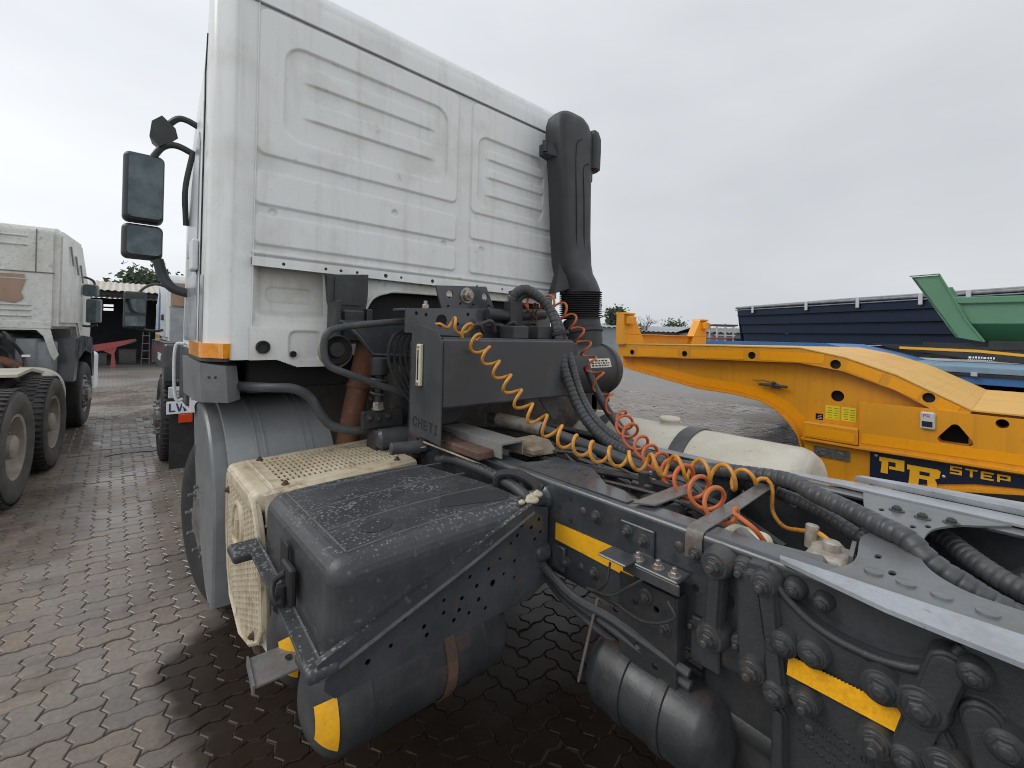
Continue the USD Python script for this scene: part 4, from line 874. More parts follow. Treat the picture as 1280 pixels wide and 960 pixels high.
part(BL, 'lid_edge', MB().add(tube([(.405, 1.158, .758), (.47, 1.158, .775), (.9, 1.158, .911), (1.16, 1.160, 1.001)], .0065, 8), tube([(.415, 1.165, .790), (.5, 1.165, .815), (.9, 1.165, .942), (1.14, 1.166, 1.020)], .006, 8)), 'lid_edge', 40)
lip = MB()
dirv = np.array([1.16 - .45, 0, 1.01 - .777])
lip.add(prism(Polygon([(.40, .755), (.40, .80), (.44, .815), (1.15, 1.035), (1.17, 1.00), (.50, .785), (.45, .755)]), 'y', 1.158, 1.178))
lip.add(strip([((.402, 1.165, .768), (-1, 0, 0), (0, 0, 1)), ((.402, 1.35, .798), (-1, 0, 0), (0, 0, 1)), ((.402, 1.50, .812), (-1, 0, 0), (0, 0, 1)), ((.402, 1.88, .84), (-1, 0, 0), (0, 0, 1))], .042, .012), tube([(.384, 1.165, .774), (.384, 1.35, .804), (.384, 1.50, .818), (.384, 1.88, .846)], .006, 8), tube([(.418, 1.165, .784), (.418, 1.5, .826), (.418, 1.88, .856)], .006, 8))
lip.add(rbox((.375, 1.15, .755), (.46, 1.27, .79), .015), rbox((.325, 1.80, .815), (.43, 1.92, .85), .014))
part(BL, 'lid_lip', lip, 'lid_plastic', 40)
part(BL, 'lid_rim', pipe([(1.215, 1.90, 1.02), (1.225, 1.78, 1.045), (1.225, 1.55, 1.05), (1.21, 1.35, 1.045), (1.19, 1.22, 1.025), (1.16, 1.18, 1.02)], .022, 10), 'lid_plastic', 40)
part(BL, 'latch', MB().add(chbox((.405, 1.42, .80), (.425, 1.52, .93), .006), cyl((.395, 1.47, .79), (.395, 1.47, .87), .014, 10), cyl((.38, 1.44, .82), (.41, 1.50, .83), .016, 10), tube(spline([(.40, 1.44, .80), (.37, 1.46, .84), (.38, 1.50, .87), (.41, 1.48, .90)], 5), .010, 8)), 'ink_black', 35)
part(BL, 'latch_strap', chbox((.418, 1.50, .80), (.4235, 1.58, .97), .002), 'ink_black', 30)
sideplate = Polygon([(.43, .70), (.46, .665), (1.185, .665), (1.27, .70), (1.27, .985), (1.16, 1.015), (1.14, 1.005), (.44, .785)])
SPH = [(.55, .72, .010), (.62, .735, .008), (.66, .80, .012), (.73, .745, .009), (.74, .715, .009), (.80, .76, .008), (.80, .80, .007), (.86, .745, .009), (.87, .78, .009), (.90, .84, .008), (.93, .80, .009), (.94, .75, .009), (.98, .84, .008), (1.0, .785, .014), (1.03, .86, .007), (1.05, .80, .007), (.84, .72, .009), (.90, .72, .008), (1.10, .83, .008),
       (1.11, .92, .008), (1.13, .95, .008), (1.18, .93, .009), (1.22, .95, .008), (1.20, .88, .008), (1.23, .90, .008), (1.10, .77, .007), (1.08, .90, .007), (.97, .71, .008), (1.15, .99, .006)]
for x, z, r in SPH: sideplate = sideplate.difference(Point(x, z).buffer(r * .82, quad_segs=4))
SPL = part(T, 'battery_box_plate', MB().add(prism(sideplate, 'y', 1.192, 1.198), chbox((1.262, 1.193, .70), (1.27, 1.30, .985), .002), chbox((.46, 1.193, .662), (1.18, 1.26, .668), .002)), 'chassis_grey', 30)
part(T, 'battery_box', MB().add(chbox((.45, 1.23, .69), (1.19, 1.88, .80), .01), chbox((.60, 1.23, .69), (1.19, 1.88, .93), .01)), 'plastic_black', 30)
part(T, 'support_tube', MB().add(cyl((1.20, 1.235, 1.015), (1.285, 1.225, 1.015), .034, 20, b=.008), lathe([(.045, 0), (.045, .01), (.03, .02)], (1.28, 1.225, 1.015), N, 20)), 'chassis_grey', 40)
part(T, 'support_tube', MB().add(cyl((1.215, 1.215, .815), (1.285, 1.205, .815), .036, 20, b=.01), chbox((1.262, 1.10, .77), (1.279, 1.16, .86), .004)), 'chassis_grey', 40)
# two air tanks across, under the battery box
for (y, z, dm) in ((1.31, .58, 0), (1.66, .57, 1)):
    t_ = air_tank(T, (.50, y, z), (1.02, y, z), .145, 'tank_dark', label='rear one of two air tanks slung across under the battery box' if not dm else 'front one of two air tanks slung across under the battery box')
    part(t_, 'strap', lathe([(.148, -.02), (.152, -.018), (.152, .018), (.148, .02)], (.82, y, z), (1, 0, 0), 40), 'rust', 40)
    d0, u0, w0 = frame_of((1, 0, 0))
    ta = math.atan2(np.dot((0, -.99, .02), w0), np.dot((0, -.99, .02), u0))
    prt = [(.145 * math.sin(t) + .0022, -.145 * .62 * math.cos(t) - .0016) for t in np.linspace(.58, 1.22, 7)]
    part(t_, 'reflective_tape', lathe(prt, (.50, y, z), (1, 0, 0), 14, ta - .62, ta + .42), 'tape_yellow', 40)
stp = trimesh.convex.convex_hull(np.array([(.335, 1.60, .60), (.325, 1.47, .592), (.49, 1.455, .602), (.50, 1.58, .61), (.335, 1.60, .594), (.325, 1.47, .586), (.49, 1.455, .596), (.50, 1.58, .604)]))
SP = part(T, 'step_bracket', MB().add(stp, strip([((.333, 1.60, .594), (0, 0, 1), (1, 0, 0)), ((.323, 1.465, .586), (0, 0, 1), (1, 0, 0))], .03, .006), chbox((.47, 1.46, .60), (.60, 1.58, .66), .006)), 'bare_steel', 30)
part(SP, 'bolt_hole', lathe([(.011, 0), (.011, .0012), (0, .001)], (.435, 1.52, .6065), (0, 0, 1), 12), 'void_black', False)
part(T, 'mud_flap', trimesh.convex.convex_hull(np.array([(.44, 1.90, .66), (.50, 1.86, .66), (.46, 1.80, .42), (.50, 1.79, .42), (.44, 1.88, .45), (.48, 1.90, .45)])), 'tank_cream', 30)
# rope and rag scraps lying on the box
part(T, 'cord', tube(spline([(1.17, 2.0, 1.10), (1.20, 1.8, 1.085), (1.235, 1.55, 1.065), (1.22, 1.47, 1.055)], 6), .005, 6), 'rope_beige', 40)
for (c, r) in (((1.17, 1.99, 1.075), .032), ((1.175, 1.19, 1.035), .024), ((1.215, 1.20, 1.045), .018), ((1.14, 1.205, 1.03), .012)):
    s = trimesh.creation.icosphere(2, r); v = np.array(s.vertices); v *= (.55 + .9 * meshkit.noise(v * 70 + c, 3))[:, None]; v[:, 2] *= .8; s.vertices = v + c
    part(T, 'rag_scrap', s, 'rope_beige', 30)
part(T, 'wiring_loop', MB().add(pipe([(1.20, 1.42, .99), (1.19, 1.40, 1.07), (1.22, 1.32, 1.09), (1.25, 1.25, 1.06), (1.25, 1.22, 1.0)], .016, 8), pipe([(1.23, 1.50, 1.04), (1.26, 1.36, 1.08), (1.27, 1.22, 1.05)], .014, 8), pipe([(1.22, 1.38, 1.02), (1.24, 1.33, 1.06), (1.22, 1.28, 1.03)], .010, 8)), 'rubber', 40)

# ---------------------------------------------------------------- hydraulic tank box behind the cab
HB = part(T, 'hydraulic_tank', MB().add(chbox((1.165, 1.80, 1.285), (2.12, 2.10, 1.62), .01), chbox((1.18, 1.815, 1.618), (2.11, 2.10, 1.626), .003)), 'box_paint', 30)
pl = Polygon([(2.085, 1.70), (1.84, 1.655), (1.80, 1.60), (1.795, 1.115), (2.085, 1.135)])
PLT = part(HB, 'side_plate', prism(pl, 'x', 1.156, 1.164), 'box_paint', 30)
part(HB, 'stencil_lettering', MB().add(*[text_on(c, .047, (1.1560, 2.055 - .052 * i, 1.172 - .003 * i), depth=.0015, **LEFT) for i, c in enumerate('CHETI')]), 'ink_black', False)
GG = part(HB, 'sight_gauge', MB().add(chbox((1.138, 1.965, 1.38), (1.157, 2.005, 1.59), .004)), 'gauge_cream', 30)
part(HB, 'gauge_window', chbox((1.1355, 1.979, 1.41), (1.139, 1.991, 1.56), .001), 'window_glass', False)
for z in (1.395, 1.577): part(HB, 'bolt', dome_bolt((1.138, 1.985, z), N, .009, .006), 'bolt_bright', 40)
part(T, 'tank_stay', MB().add(prism(Polygon([(1.17, 1.30), (1.17, 1.13), (1.42, 1.15), (1.62, 1.30)]), 'y', 2.07, 2.076)), 'box_paint', 30)
part(T, 'tank_stay', trimesh.convex.convex_hull(np.array([(1.17, 1.80, 1.13), (1.17, 2.08, 1.14), (1.45, 2.08, 1.15), (1.40, 1.9, 1.14), (1.17, 1.8, 1.135), (1.45, 2.08, 1.155)])), 'oily_dark', 30)
part(T, 'tank_stay', prism(Polygon([(1.90, 1.29), (2.04, 1.13), (2.08, 1.13), (2.1, 1.29)]), 'y', 1.9, 1.908), 'box_paint', 30)
part(T, 'rear_bulkhead', MB().add(chbox((1.22, 2.18, .95), (2.6, 2.22, 1.60), .006), chbox((2.0, 2.22, .7), (2.75, 2.3, 1.14), .01)), 'oily_dark', 30)  # added dark panels closing the bright gap behind and below the tank
part(T, 'mounting_rail', MB().add(chbox((1.20, 1.55, 1.092), (1.30, 2.15, 1.13), .006)), 'rust', 30)
ch = Polygon([(1.285, 1.10), (1.285, 1.165), (1.42, 1.165), (1.42, 1.10), (1.412, 1.10), (1.412, 1.157), (1.293, 1.157), (1.293, 1.10)])
part(T, 'steel_channel', prism(ch, 'y', 1.50, 1.98), 'grey_channel', 30)
part(T, 'bracket_block', MB().add(trimesh.convex.convex_hull(np.array([(1.44, 1.47, 1.09), (1.60, 1.45, 1.09), (1.44, 1.60, 1.09), (1.60, 1.60, 1.09), (1.46, 1.49, 1.15), (1.57, 1.48, 1.15), (1.46, 1.6, 1.15), (1.58, 1.6, 1.15)])), chbox((1.43, 1.44, 1.10), (1.50, 1.50, 1.13), .006)), 'beige_dark', 30)
part(T, 'cross_pipe', MB().add(cyl((1.02, 2.02, 1.075), (1.20, 1.98, 1.075), .030, 16, b=.004), lathe([(.034, 0), (.034, .02), (.024, .02), (.022, -.02), (0, -.02)], (1.20, 1.98, 1.075), (1, -.2, 0), 16)), 'hose_black', 40)

# ---------------------------------------------------------------- behind the cab: beam, brackets, exhaust, damper, pipes
bm = Polygon([(1.15, 1.645), (1.15, 1.775), (2.25, 1.83), (2.25, 1.60)]).difference(Point(1.37, 1.715).buffer(.036))
for x, z in ((1.21, 1.75), (1.21, 1.67), (1.27, 1.745), (1.48, 1.70), (1.55, 1.76)): bm = bm.difference(Point(x, z).buffer(.010))
BM = part(T, 'cab_cross_beam', MB().add(prism(bm, 'y', 2.14, 2.155), chbox((1.15, 2.155, 1.76), (2.25, 2.30, 1.775), .004)), 'chassis_grey', 30)
part(BM, 'bolt', hexbolt((1.30, 2.2, 1.775), (0, 0, 1), .020, .03, .02), 'bolt_bright', 35)
bp = Polygon([(1.42, 1.93), (1.80, 1.955), (1.88, 1.80), (1.47, 1.775)])
for x, z, r in ((1.52, 1.885, .025), (1.79, 1.89, .024), (1.60, 1.83, .01), (1.70, 1.83, .01), (1.82, 1.83, .01), (1.51, 1.81, .009)): bp = bp.difference(Point(x, z).buffer(r))
BP = part(T, 'lock_plate', prism(bp, 'y', 2.29, 2.302), 'chassis_grey', 30)
part(BP, 'bolt', hexbolt((1.645, 2.29, 1.885), (0, -1, 0), .036, .036, .02, 1.4), 'bolt_bright', 35)
CB = part(T, 'cab_bracket', MB().add(prism(Polygon([(.915, 1.97), (1.165, 1.995), (1.165, 1.86), (1.145, 1.70), (1.14, 1.58), (.98, 1.57), (.955, 1.72), (.93, 1.82)]), 'y', 2.66, 2.70), prism(rr(.96, 1.80, 1.13, 1.965, .02), 'y', 2.652, 2.662), chbox((.99, 2.60, 1.58), (1.13, 2.66, 1.77), .012), chbox((.935, 2.55, 1.60), (.965, 2.70, 1.82), .006), chbox((1.13, 2.58, 1.6), (1.165, 2.7, 1.78), .006)), 'chassis_dark', 30)
part(CB, 'bolt', hexbolt((1.06, 2.60, 1.67), (0, -1, 0), .018, .018, .012), 'bolt_grey', 35)
AS = part(T, 'spring_mount', MB().add(lathe([(.085, 0), (.085, .05), (.075, .06), (.066, .04), (.045, .03), (.04, .06), (0, .06)], (.93, 2.56, 1.54), (0, -1, 0), 28)), 'rubber', 40)
part(T, 'spring_mount', lathe([(.092, 0), (.092, .03), (.087, .034), (.084, .0)], (.93, 2.55, 1.53), (0, -1, 0), 32), 'beige_dark', 40)
part(T, 'lifting_arm', MB().add(prism(Polygon([(.92, 1.70), (1.36, 1.72), (1.38, 1.50), (1.12, 1.50), (1.02, 1.62)]), 'y', 2.47, 2.482), tube([(.93, 2.47, 1.70), (1.03, 2.47, 1.62), (1.12, 2.47, 1.51), (1.36, 2.47, 1.50)], .010, 6)), 'chassis_grey', 30)
part(T, 'bent_tube', tube(spline([(1.30, 2.28, 1.71), (1.15, 2.32, 1.70), (.90, 2.36, 1.665), (.825, 2.37, 1.63), (.81, 2.37, 1.55), (.83, 2.36, 1.47), (.90, 2.34, 1.43), (1.10, 2.32, 1.35), (1.27, 2.29, 1.285)], 7), .0185, 12), 'hose_black', 40)
part(T, 'exhaust_pipe', MB().add(pipe([(1.19, 2.69, 1.62), (1.165, 2.69, 1.46), (1.11, 2.68, 1.2), (1.05, 2.67, .88)], .066, 24), lathe([(.069, 0), (.074, .01), (.074, .02), (.069, .03)], (1.128, 2.683, 1.29), (.21, .03, 1), 24)), 'exhaust_brown', 40)
DM = part(T, 'damper', MB().add(cyl((1.13, 2.40, 1.50), (1.13, 2.40, 1.40), .052, 20, b=.006), cyl((1.13, 2.40, 1.41), (1.13, 2.40, 1.22), .026, 16)), 'chassis_dark', 40)
part(T, 'coil_spring', tube([(1.13 + .044 * math.cos(t), 2.40 + .044 * math.sin(t), 1.40 - t * .0062) for t in np.linspace(0, 7 * np.pi, 100)], .008, 8), 'bolt_grey', 40)
part(DM, 'lower_nut', MB().add(hexbolt((1.13, 2.40, 1.205), (0, 0, 1), .032, .045, .0, 1.2)), 'bolt_bright', 35)
LB = part(T, 'damper_bracket', MB().add(chbox((1.03, 2.38, 1.10), (1.28, 2.42, 1.20), .006), chbox((1.08, 2.32, .98), (1.20, 2.44, 1.10), .008), trimesh.convex.convex_hull(np.array([(1.2, 2.39, 1.15), (1.36, 2.39, 1.30), (1.36, 2.39, 1.22), (1.24, 2.39, 1.10), (1.2, 2.41, 1.15), (1.36, 2.41, 1.30), (1.36, 2.41, 1.22), (1.24, 2.41, 1.10)]))), 'chassis_dark', 30)
bolts(LB, [((1.07, 2.38, 1.165), .013, 's'), ((1.12, 2.38, 1.155), .013, 's'), ((1.18, 2.38, 1.165), .013, 's')], nrm=(0, -1, 0))
part(T, 'air_line', tube(spline([(1.30, 2.25, 1.66), (1.31, 2.22, 1.50), (1.29, 2.20, 1.35), (1.255, 2.18, 1.22), (1.245, 2.16, 1.08), (1.26, 2.14, 1.0)], 6), .026, 12), 'hose_black', 40)
for k in range(4):
    part(T, 'air_line', tube(spline([(1.24 + .03 * k, 2.30, 1.66), (1.15 + .035 * k, 2.28, 1.62), (1.12 + .035 * k, 2.27, 1.50), (1.17 + .03 * k, 2.25, 1.36), (1.27 + .01 * k, 2.22, 1.22)], 6), .009, 8), 'rubber', 40)
part(T, 'stabiliser_bar', tube(spline([(.50, 2.84, 1.33), (.62, 2.62, 1.335), (.72, 2.55, 1.33), (.80, 2.54, 1.28), (.85, 2.52, 1.19), (.91, 2.50, 1.12), (1.02, 2.47, 1.085), (1.14, 2.44, 1.09)], 7), .0245, 14), 'hose_black', 40)
part(T, 'air_vessel', cyl((1.08, 2.30, 1.06), (1.34, 2.26, 1.06), .055, 18, b=.015), 'box_paint', 40)
part(T, 'engine_block', MB().add(rbox((1.25, 2.45, .55), (2.15, 4.2, 1.45), .08), rbox((1.35, 2.30, 1.30), (2.05, 2.75, 1.62), .05)), 'oily_dark', 40)
# couplings and valves above the box
VL = part(T, 'coupling_block', MB().add(chbox((1.82, 2.06, 1.66), (1.92, 2.14, 1.86), .008), cyl((1.66, 2.10, 1.765), (1.83, 2.10, 1.765), .038, 16, r2=.03, b=.004), cyl((1.92, 2.10, 1.77), (2.16, 2.11, 1.79), .034, 18, b=.006), cyl((1.85, 2.10, 1.85), (1.85, 2.10, 1.92), .018, 14)), 'chassis_dark', 35)
part(VL, 'hose_fitting', hexbolt((1.85, 2.10, 1.87), (0, 0, 1), .022, .025, .02, 1.2), 'bolt_bright', 35)
part(T, 'valve_box', MB().add(chbox((1.72, 1.92, 1.625), (1.84, 2.05, 1.70), .006), chbox((1.90, 1.90, 1.625), (2.05, 2.02, 1.705), .006)), 'plastic_black', 30)
part(T, 'valve_box', chbox((2.06, 1.93, 1.625), (2.13, 2.0, 1.70), .006), 'beige_guard', 30)
for k in range(6):
    part(T, 'chain_link', lathe([(.012, -.004), (.018, -.004), (.018, .004), (.012, .004), (.012, -.004)], (2.02, 2.06, 1.84 - .03 * k), (1, .2, 0) if k % 2 else (0, 1, 0), 12), 'rust', 40)
part(T, 'air_pipes', MB().add(*[pipe([(1.5 + .09 * k, 2.12, 1.66 + .02 * (k % 3)), (1.56 + .09 * k, 2.05, 1.70 + .025 * (k % 2)), (1.62 + .09 * k, 2.08, 1.66)], .012, 8) for k in range(6)]), 'oily_dark', 40)

# ---------------------------------------------------------------- air cleaner drum and intake stack
af = lathe([(0, -.02), (.17, -.02), (.185, 0), (.205, .03), (.21, .06), (.21, .87), (.222, .88), (.222, .90), (.21, .91), (.20, .97), (.16, 1.0), (0, 1.005)], (2.16, 2.34, 1.375), (1, 0, 0), 48)
AF = part(T, 'air_cleaner', af, 'plastic_duct', 45)
lb = lathe([(.2115, 0), (.2118, .22)], (2.72, 2.34, 1.375), (1, 0, 0), 10, D(58) + 0, D(90))
d0, u0, w0 = frame_of((1, 0, 0))
def on_drum(a, x, r=.212): return np.array([x, 2.34, 1.375]) + r * (np.cos(a) * u0 + np.sin(a) * w0)
# find the angle whose direction is (0,-1,.35)
A0 = math.atan2(np.dot((0, -.94, .34), w0), np.dot((0, -.94, .34), u0))
part(AF, 'label', lathe([(.2113, 0), (.2116, .26)], (2.70, 2.34, 1.375), (1, 0, 0), 10, A0 - .17, A0 + .17), 'label_cream', 40)
inkm = MB()
for r_ in range(3):
    x = 2.715
    while x < 2.93:
        L = RNG.uniform(.012, .035); inkm.add(lathe([(.2122, 0), (.2123, L)], (x, 2.34, 1.375), (1, 0, 0), 3, A0 - .11 + r_ * .09, A0 - .055 + r_ * .09)); x += L + .012
part(AF, 'label_print', inkm, 'ink_black', 40)
part(T, 'cleaner_bracket', chbox((2.25, 2.2, 1.0), (2.33, 2.45, 1.2), .008), 'chassis_dark', 30)
part(T, 'cleaner_bracket', MB().add(chbox((2.8, 2.2, 1.05), (2.88, 2.45, 1.2), .008), prism(Polygon([(2.6, 1.21), (3.0, 1.21), (3.04, 1.13), (2.95, 1.06), (2.7, 1.10)]), 'y', 2.2, 2.21)), 'chassis_dark', 30)
def superring(cx, cy, z, rx, ry, e, n=40):
    a = np.linspace(0, 2 * np.pi, n, endpoint=False); c, s = np.cos(a), np.sin(a)
    return np.stack([cx + rx * np.sign(c) * np.abs(c) ** (2 / e), cy + ry * np.sign(s) * np.abs(s) ** (2 / e), np.full(n, z)], 1)
def loft(rings, cap=True):
    n = len(rings[0]); V = np.vstack(rings); Fq = []
    for k in range(len(rings) - 1):
        for i in range(n):
            a, b = k * n + i, k * n + (i + 1) % n; Fq += [[a, b, b + n], [a, b + n, a + n]]
    if cap:
        V = np.vstack([V, rings[0].mean(0), rings[-1].mean(0)]); e = (len(rings) - 1) * n
        for i in range(n): Fq += [[len(V) - 2, (i + 1) % n, i], [len(V) - 1, e + i, e + (i + 1) % n]]
    return trimesh.Trimesh(V, Fq, process=False)
CYI = 2.56
secs = [(2.985, 2.50, 2.00, .168, .165, 2.1), (2.985, 2.50, 2.05, .170, .165, 2.2), (2.965, 2.52, 2.12, .172, .150, 2.7), (2.94, 2.54, 2.19, .170, .125, 3.6), (2.928, 2.55, 2.27, .170, .113, 4.6), (2.915, CYI, 2.5, .174, .11, 5.2), (2.893, CYI, 2.9, .187, .11, 5.2), (2.873, CYI, 3.15, .200, .113, 5.2), (2.862, CYI, 3.32, .207, .115, 5), (2.858, CYI, 3.40, .203, .114, 4.6), (2.855, CYI, 3.455, .186, .108, 4), (2.852, CYI, 3.495, .145, .095, 3.4), (2.85, CYI, 3.512, .08, .06, 3)]
IN = part(T, 'intake_stack', loft([superring(x, y, z, rx, ry, e) for x, y, z, rx, ry, e in secs]), 'plastic_duct', 40)
yg = CYI - .111
part(IN, 'groove_line', tube(spline([(2.87, yg, 2.34), (2.85, yg, 2.8), (2.83, yg, 3.1), (2.84, yg - .003, 3.25), (2.90, yg - .003, 3.30)], 6), .005, 6), 'void_black', 40)
part(IN, 'groove_line', tube(spline([(2.97, yg, 2.32), (2.95, yg, 2.8), (2.93, yg, 3.02), (2.945, yg, 3.09), (3.0, yg, 3.12)], 6), .005, 6), 'void_black', 40)
cap_ = loft([superring(3.108, CYI - .01, z, rx, ry, 3.5) for z, rx, ry in ((3.09, .045, .095), (3.105, .060, .115), (3.25, .062, .12), (3.37, .060, .118), (3.43, .042, .10), (3.45, .02, .08))])
part(IN, 'intake_hood', MB().add(cap_, chbox((3.035, CYI - .10, 3.10), (3.055, CYI + .10, 3.42), .004)), 'plastic_duct', 40)
part(IN, 'hood_clip', chbox((3.055, CYI - .09, 2.99), (3.085, CYI - .03, 3.10), .006), 'plastic_duct', 30)
part(IN, 'stack_bracket', MB().add(trimesh.convex.convex_hull(np.array([(2.73, CYI - .08, 3.10), (2.73, CYI - .02, 3.26), (2.60, CYI + .02, 3.14), (2.60, CYI + .02, 3.22), (2.75, CYI + .08, 3.10), (2.75, CYI + .08, 3.26), (2.60, CYI + .09, 3.13), (2.6, CYI + .09, 3.22)])), cyl((2.61, CYI + .03, 3.15), (2.61, CYI + .03, 3.24), .025, 12)), 'plastic_duct', 30)
part(IN, 'stack_foot', trimesh.convex.convex_hull(np.array([(2.80, CYI - .02, 2.42), (2.83, CYI - .09, 2.25), (2.695, CYI - .04, 1.995), (2.71, CYI + .05, 1.995), (2.84, CYI - .10, 2.05), (2.83, CYI + .06, 2.3), (2.72, CYI - .06, 2.01)])), 'plastic_duct', 30)
bel = []
for k in range(13):
    z = k * .0178; bel += [(.170, z), (.182, z + .005), (.182, z + .009), (.150, z + .0135)]
part(IN, 'bellows', lathe([(.15, 0)] + bel + [(.15, .235)], (2.985, 2.49, 2.03), (.03, 0, -1), 44), 'rubber', 40)
part(IN, 'intake_neck', lathe([(.15, 0), (.158, .01), (.158, .08), (.172, .09), (.172, .12), (.158, .13), (.155, .2), (.14, .28)], (2.99, 2.48, 1.795), (0, -.2, -1), 40), 'plastic_duct', 40)

# ---------------------------------------------------------------- hoses: spiral-wrapped bundles and the two coiled air hoses
def wrapped(pts, r, pitch, m, step=.004, n=14, depth=.16, name='wrapped_hose', **kw):
    P, t = resample(spline(pts, 12), step); ph = (t % pitch) / pitch
    rad = r * (1 - depth * np.clip((ph - .72) / .12, 0, 1) * np.clip((1.0 - ph) / .1, 0, 1) + .06 * ph)
    return part(T, name, tube(P, rad, n), m, 60, **kw)
wrapped([(1.85, 2.10, 1.86), (1.87, 2.08, 1.91), (1.93, 2.03, 1.93), (2.03, 1.95, 1.83), (2.04, 1.88, 1.68), (2.02, 1.80, 1.46), (2.02, 1.68, 1.24), (2.0, 1.52, 1.12), (1.95, 1.30, 1.07), (1.93, 1.0, 1.075), (1.92, .75, 1.11), (1.883, .555, 1.135), (1.787, .442, 1.135), (1.72, .33, 1.13), (1.665, .25, 1.125), (1.63, .19, 1.12), (1.603, .145, 1.09), (1.595, .09, 1.06), (1.595, .02, 1.03), (1.615, -.06, .99), (1.63, -.3, .93)], .029, .030, 'hose_black')
wrapped([(1.90, 2.10, 1.86), (1.93, 2.07, 1.90), (1.99, 2.02, 1.89), (2.07, 1.93, 1.78), (2.08, 1.82, 1.55), (2.07, 1.70, 1.30), (2.05, 1.55, 1.16), (2.0, 1.32, 1.09), (1.975, 1.0, 1.06), (1.966, .84, 1.075), (1.945, .60, 1.06), (1.90, .48, 1.055), (1.83, .36, 1.035), (1.76, .20, 1.0), (1.70, -.1, .96)], .023, .022, 'hose_black')
wrapped([(1.72, .26, 1.03), (1.70, .17, 1.05), (1.675, .10, 1.05), (1.66, .02, 1.02), (1.67, -.1, .98)], .018, .026, 'hose_black')
wrapped([(2.04, .16, 1.03), (2.006, .125, 1.02), (1.925, .052, 1.0), (1.881, -.025, .98), (1.80, -.2, .95), (1.7, -.5, .92)], .031, .020, 'hose_black')
part(T, 'hose_clamp', lathe([(.052, -.012), (.056, -.01), (.056, .01), (.052, .012)], (2.055, 1.87, 1.66), (0, .3, 1), 20), 'rubber', 40)
part(T, 'hose_sleeve', tube(spline([(2.42, 1.95, 1.44), (2.40, 1.85, 1.30), (2.36, 1.72, 1.18), (2.30, 1.58, 1.10), (2.22, 1.45, 1.04)], 6), .026, 12), 'hose_black', 40)
def coil(pts, R, pitch, r, m, taper=.12, name='coiled_air_hose', tail0=(), tail1=(), phase=0.0, **kw):
    P, t = resample(spline(pts, 14), .004); Tn, Uf, Wf = frames(P); Lr = t[-1]
    pv = np.interp(t / Lr, *zip(*pitch)) if np.ndim(pitch) else np.full(len(t), pitch)
    a = 2 * np.pi * np.r_[0, np.cumsum(np.diff(t) / pv[1:])] + phase
    wob = 1 + .10 * np.sin(t * 9.0) + .06 * np.sin(t * 23 + 1)
    env = np.clip(np.minimum(t, Lr - t) / taper, .08, 1)
    H = P + (R * wob * env)[:, None] * (np.cos(a)[:, None] * Uf + np.sin(a)[:, None] * Wf)
    H, _ = resample(H, .011)
    if len(tail0): H = np.vstack([spline(np.vstack([tail0, H[:1]]), 6)[:-1], H])
    if len(tail1): H = np.vstack([H, spline(np.vstack([H[-1:], tail1]), 6)[1:]])
    return part(T, name, tube(H, r, 10), m, 60, **kw)
coil([(1.24, 1.99, 1.69), (1.33, 1.90, 1.69), (1.335, 1.76, 1.60), (1.38, 1.62, 1.455), (1.43, 1.49, 1.305), (1.50, 1.34, 1.20), (1.52, 1.15, 1.165), (1.55, .95, 1.165), (1.64, .80, 1.16), (1.74, .70, 1.135), (1.86, .62, 1.125)], .038, .088, .0075, 'coil_yellow', phase=1.0,
     tail1=[(1.86, .60, 1.10), (1.84, .59, 1.02), (1.80, .54, .99), (1.70, .46, 1.03), (1.60, .39, 1.075), (1.53, .34, 1.085)], label='yellow coiled air hose')
coil([(1.93, 2.10, 1.84), (2.08, 2.04, 1.87), (2.25, 1.98, 1.78), (2.36, 1.93, 1.60), (2.39, 1.86, 1.42), (2.37, 1.74, 1.26), (2.28, 1.56, 1.17), (2.05, 1.37, 1.165), (1.85, 1.14, 1.135), (1.73, .985, 1.125), (1.63, .86, 1.125), (1.555, .75, 1.125), (1.47, .64, 1.12), (1.42, .56, 1.12)], .046, [(0, .10), (.28, .10), (.38, .19), (.62, .20), (.74, .115), (1, .10)], .0076, 'coil_red', phase=2.0, taper=.04, tail1=[(1.42, .51, 1.10), (1.44, .49, 1.07), (1.47, .47, 1.02)], label='red coiled air hose')
# ---------------------------------------------------------------- yellow step-deck trailer on the right
XT, XF = 5.0, 7.5
Y = thing('yellow_trailer', 'yellow gooseneck step deck trailer with a navy name plate on its side', 'trailer', (6.2, 0, 0))
top = [(3.50, 1.555), (2.4, 1.575), (1.40, 1.585), (1.05, 1.515), (.68, 1.385), (.22, 1.145), (-7.0, 1.145)]
bot = [(-7.0, .64), (-.05, .655), (.55, .50), (.82, .40), (1.33, .315), (1.36, .59), (1.40, .74), (1.49, .86), (1.60, .96), (1.75, 1.035), (2.0, 1.075), (2.43, 1.095), (3.35, 1.25), (3.50, 1.30)]
web = Polygon(top + bot)
holes = [(1.11, 1.15, .052)]
for y, z, r in holes: web = web.difference(Point(y, z).buffer(r))
tri = Polygon([(.38, .90), (.24, .90), (.31, 1.0)]).buffer(.03)
web = web.difference(tri).difference(Point(.06, 1.075).buffer(.035))
BEAM = part(Y, 'side_beam', MB().add(prism(web, 'x', XT + .10, XT + .125)), 'trailer_yellow', 30)
part(Y, 'side_beam', prism(Polygon(top + bot), 'x', XF - .125, XF - .10), 'trailer_yellow', 30)
band_t = [(y, z - .004) for y, z in top[:6]]
band = Polygon(band_t + [(.30, 1.045), (.68, 1.255), (1.05, 1.39), (1.40, 1.445), (2.4, 1.425), (3.50, 1.40)])
for y, z, r in ((3.29, 1.46, .032), (2.58, 1.475, .034), (1.84, 1.495, .038), (1.11, 1.45, .042), (.47, 1.22, .04)): band = band.difference(Point(y, z).buffer(r))
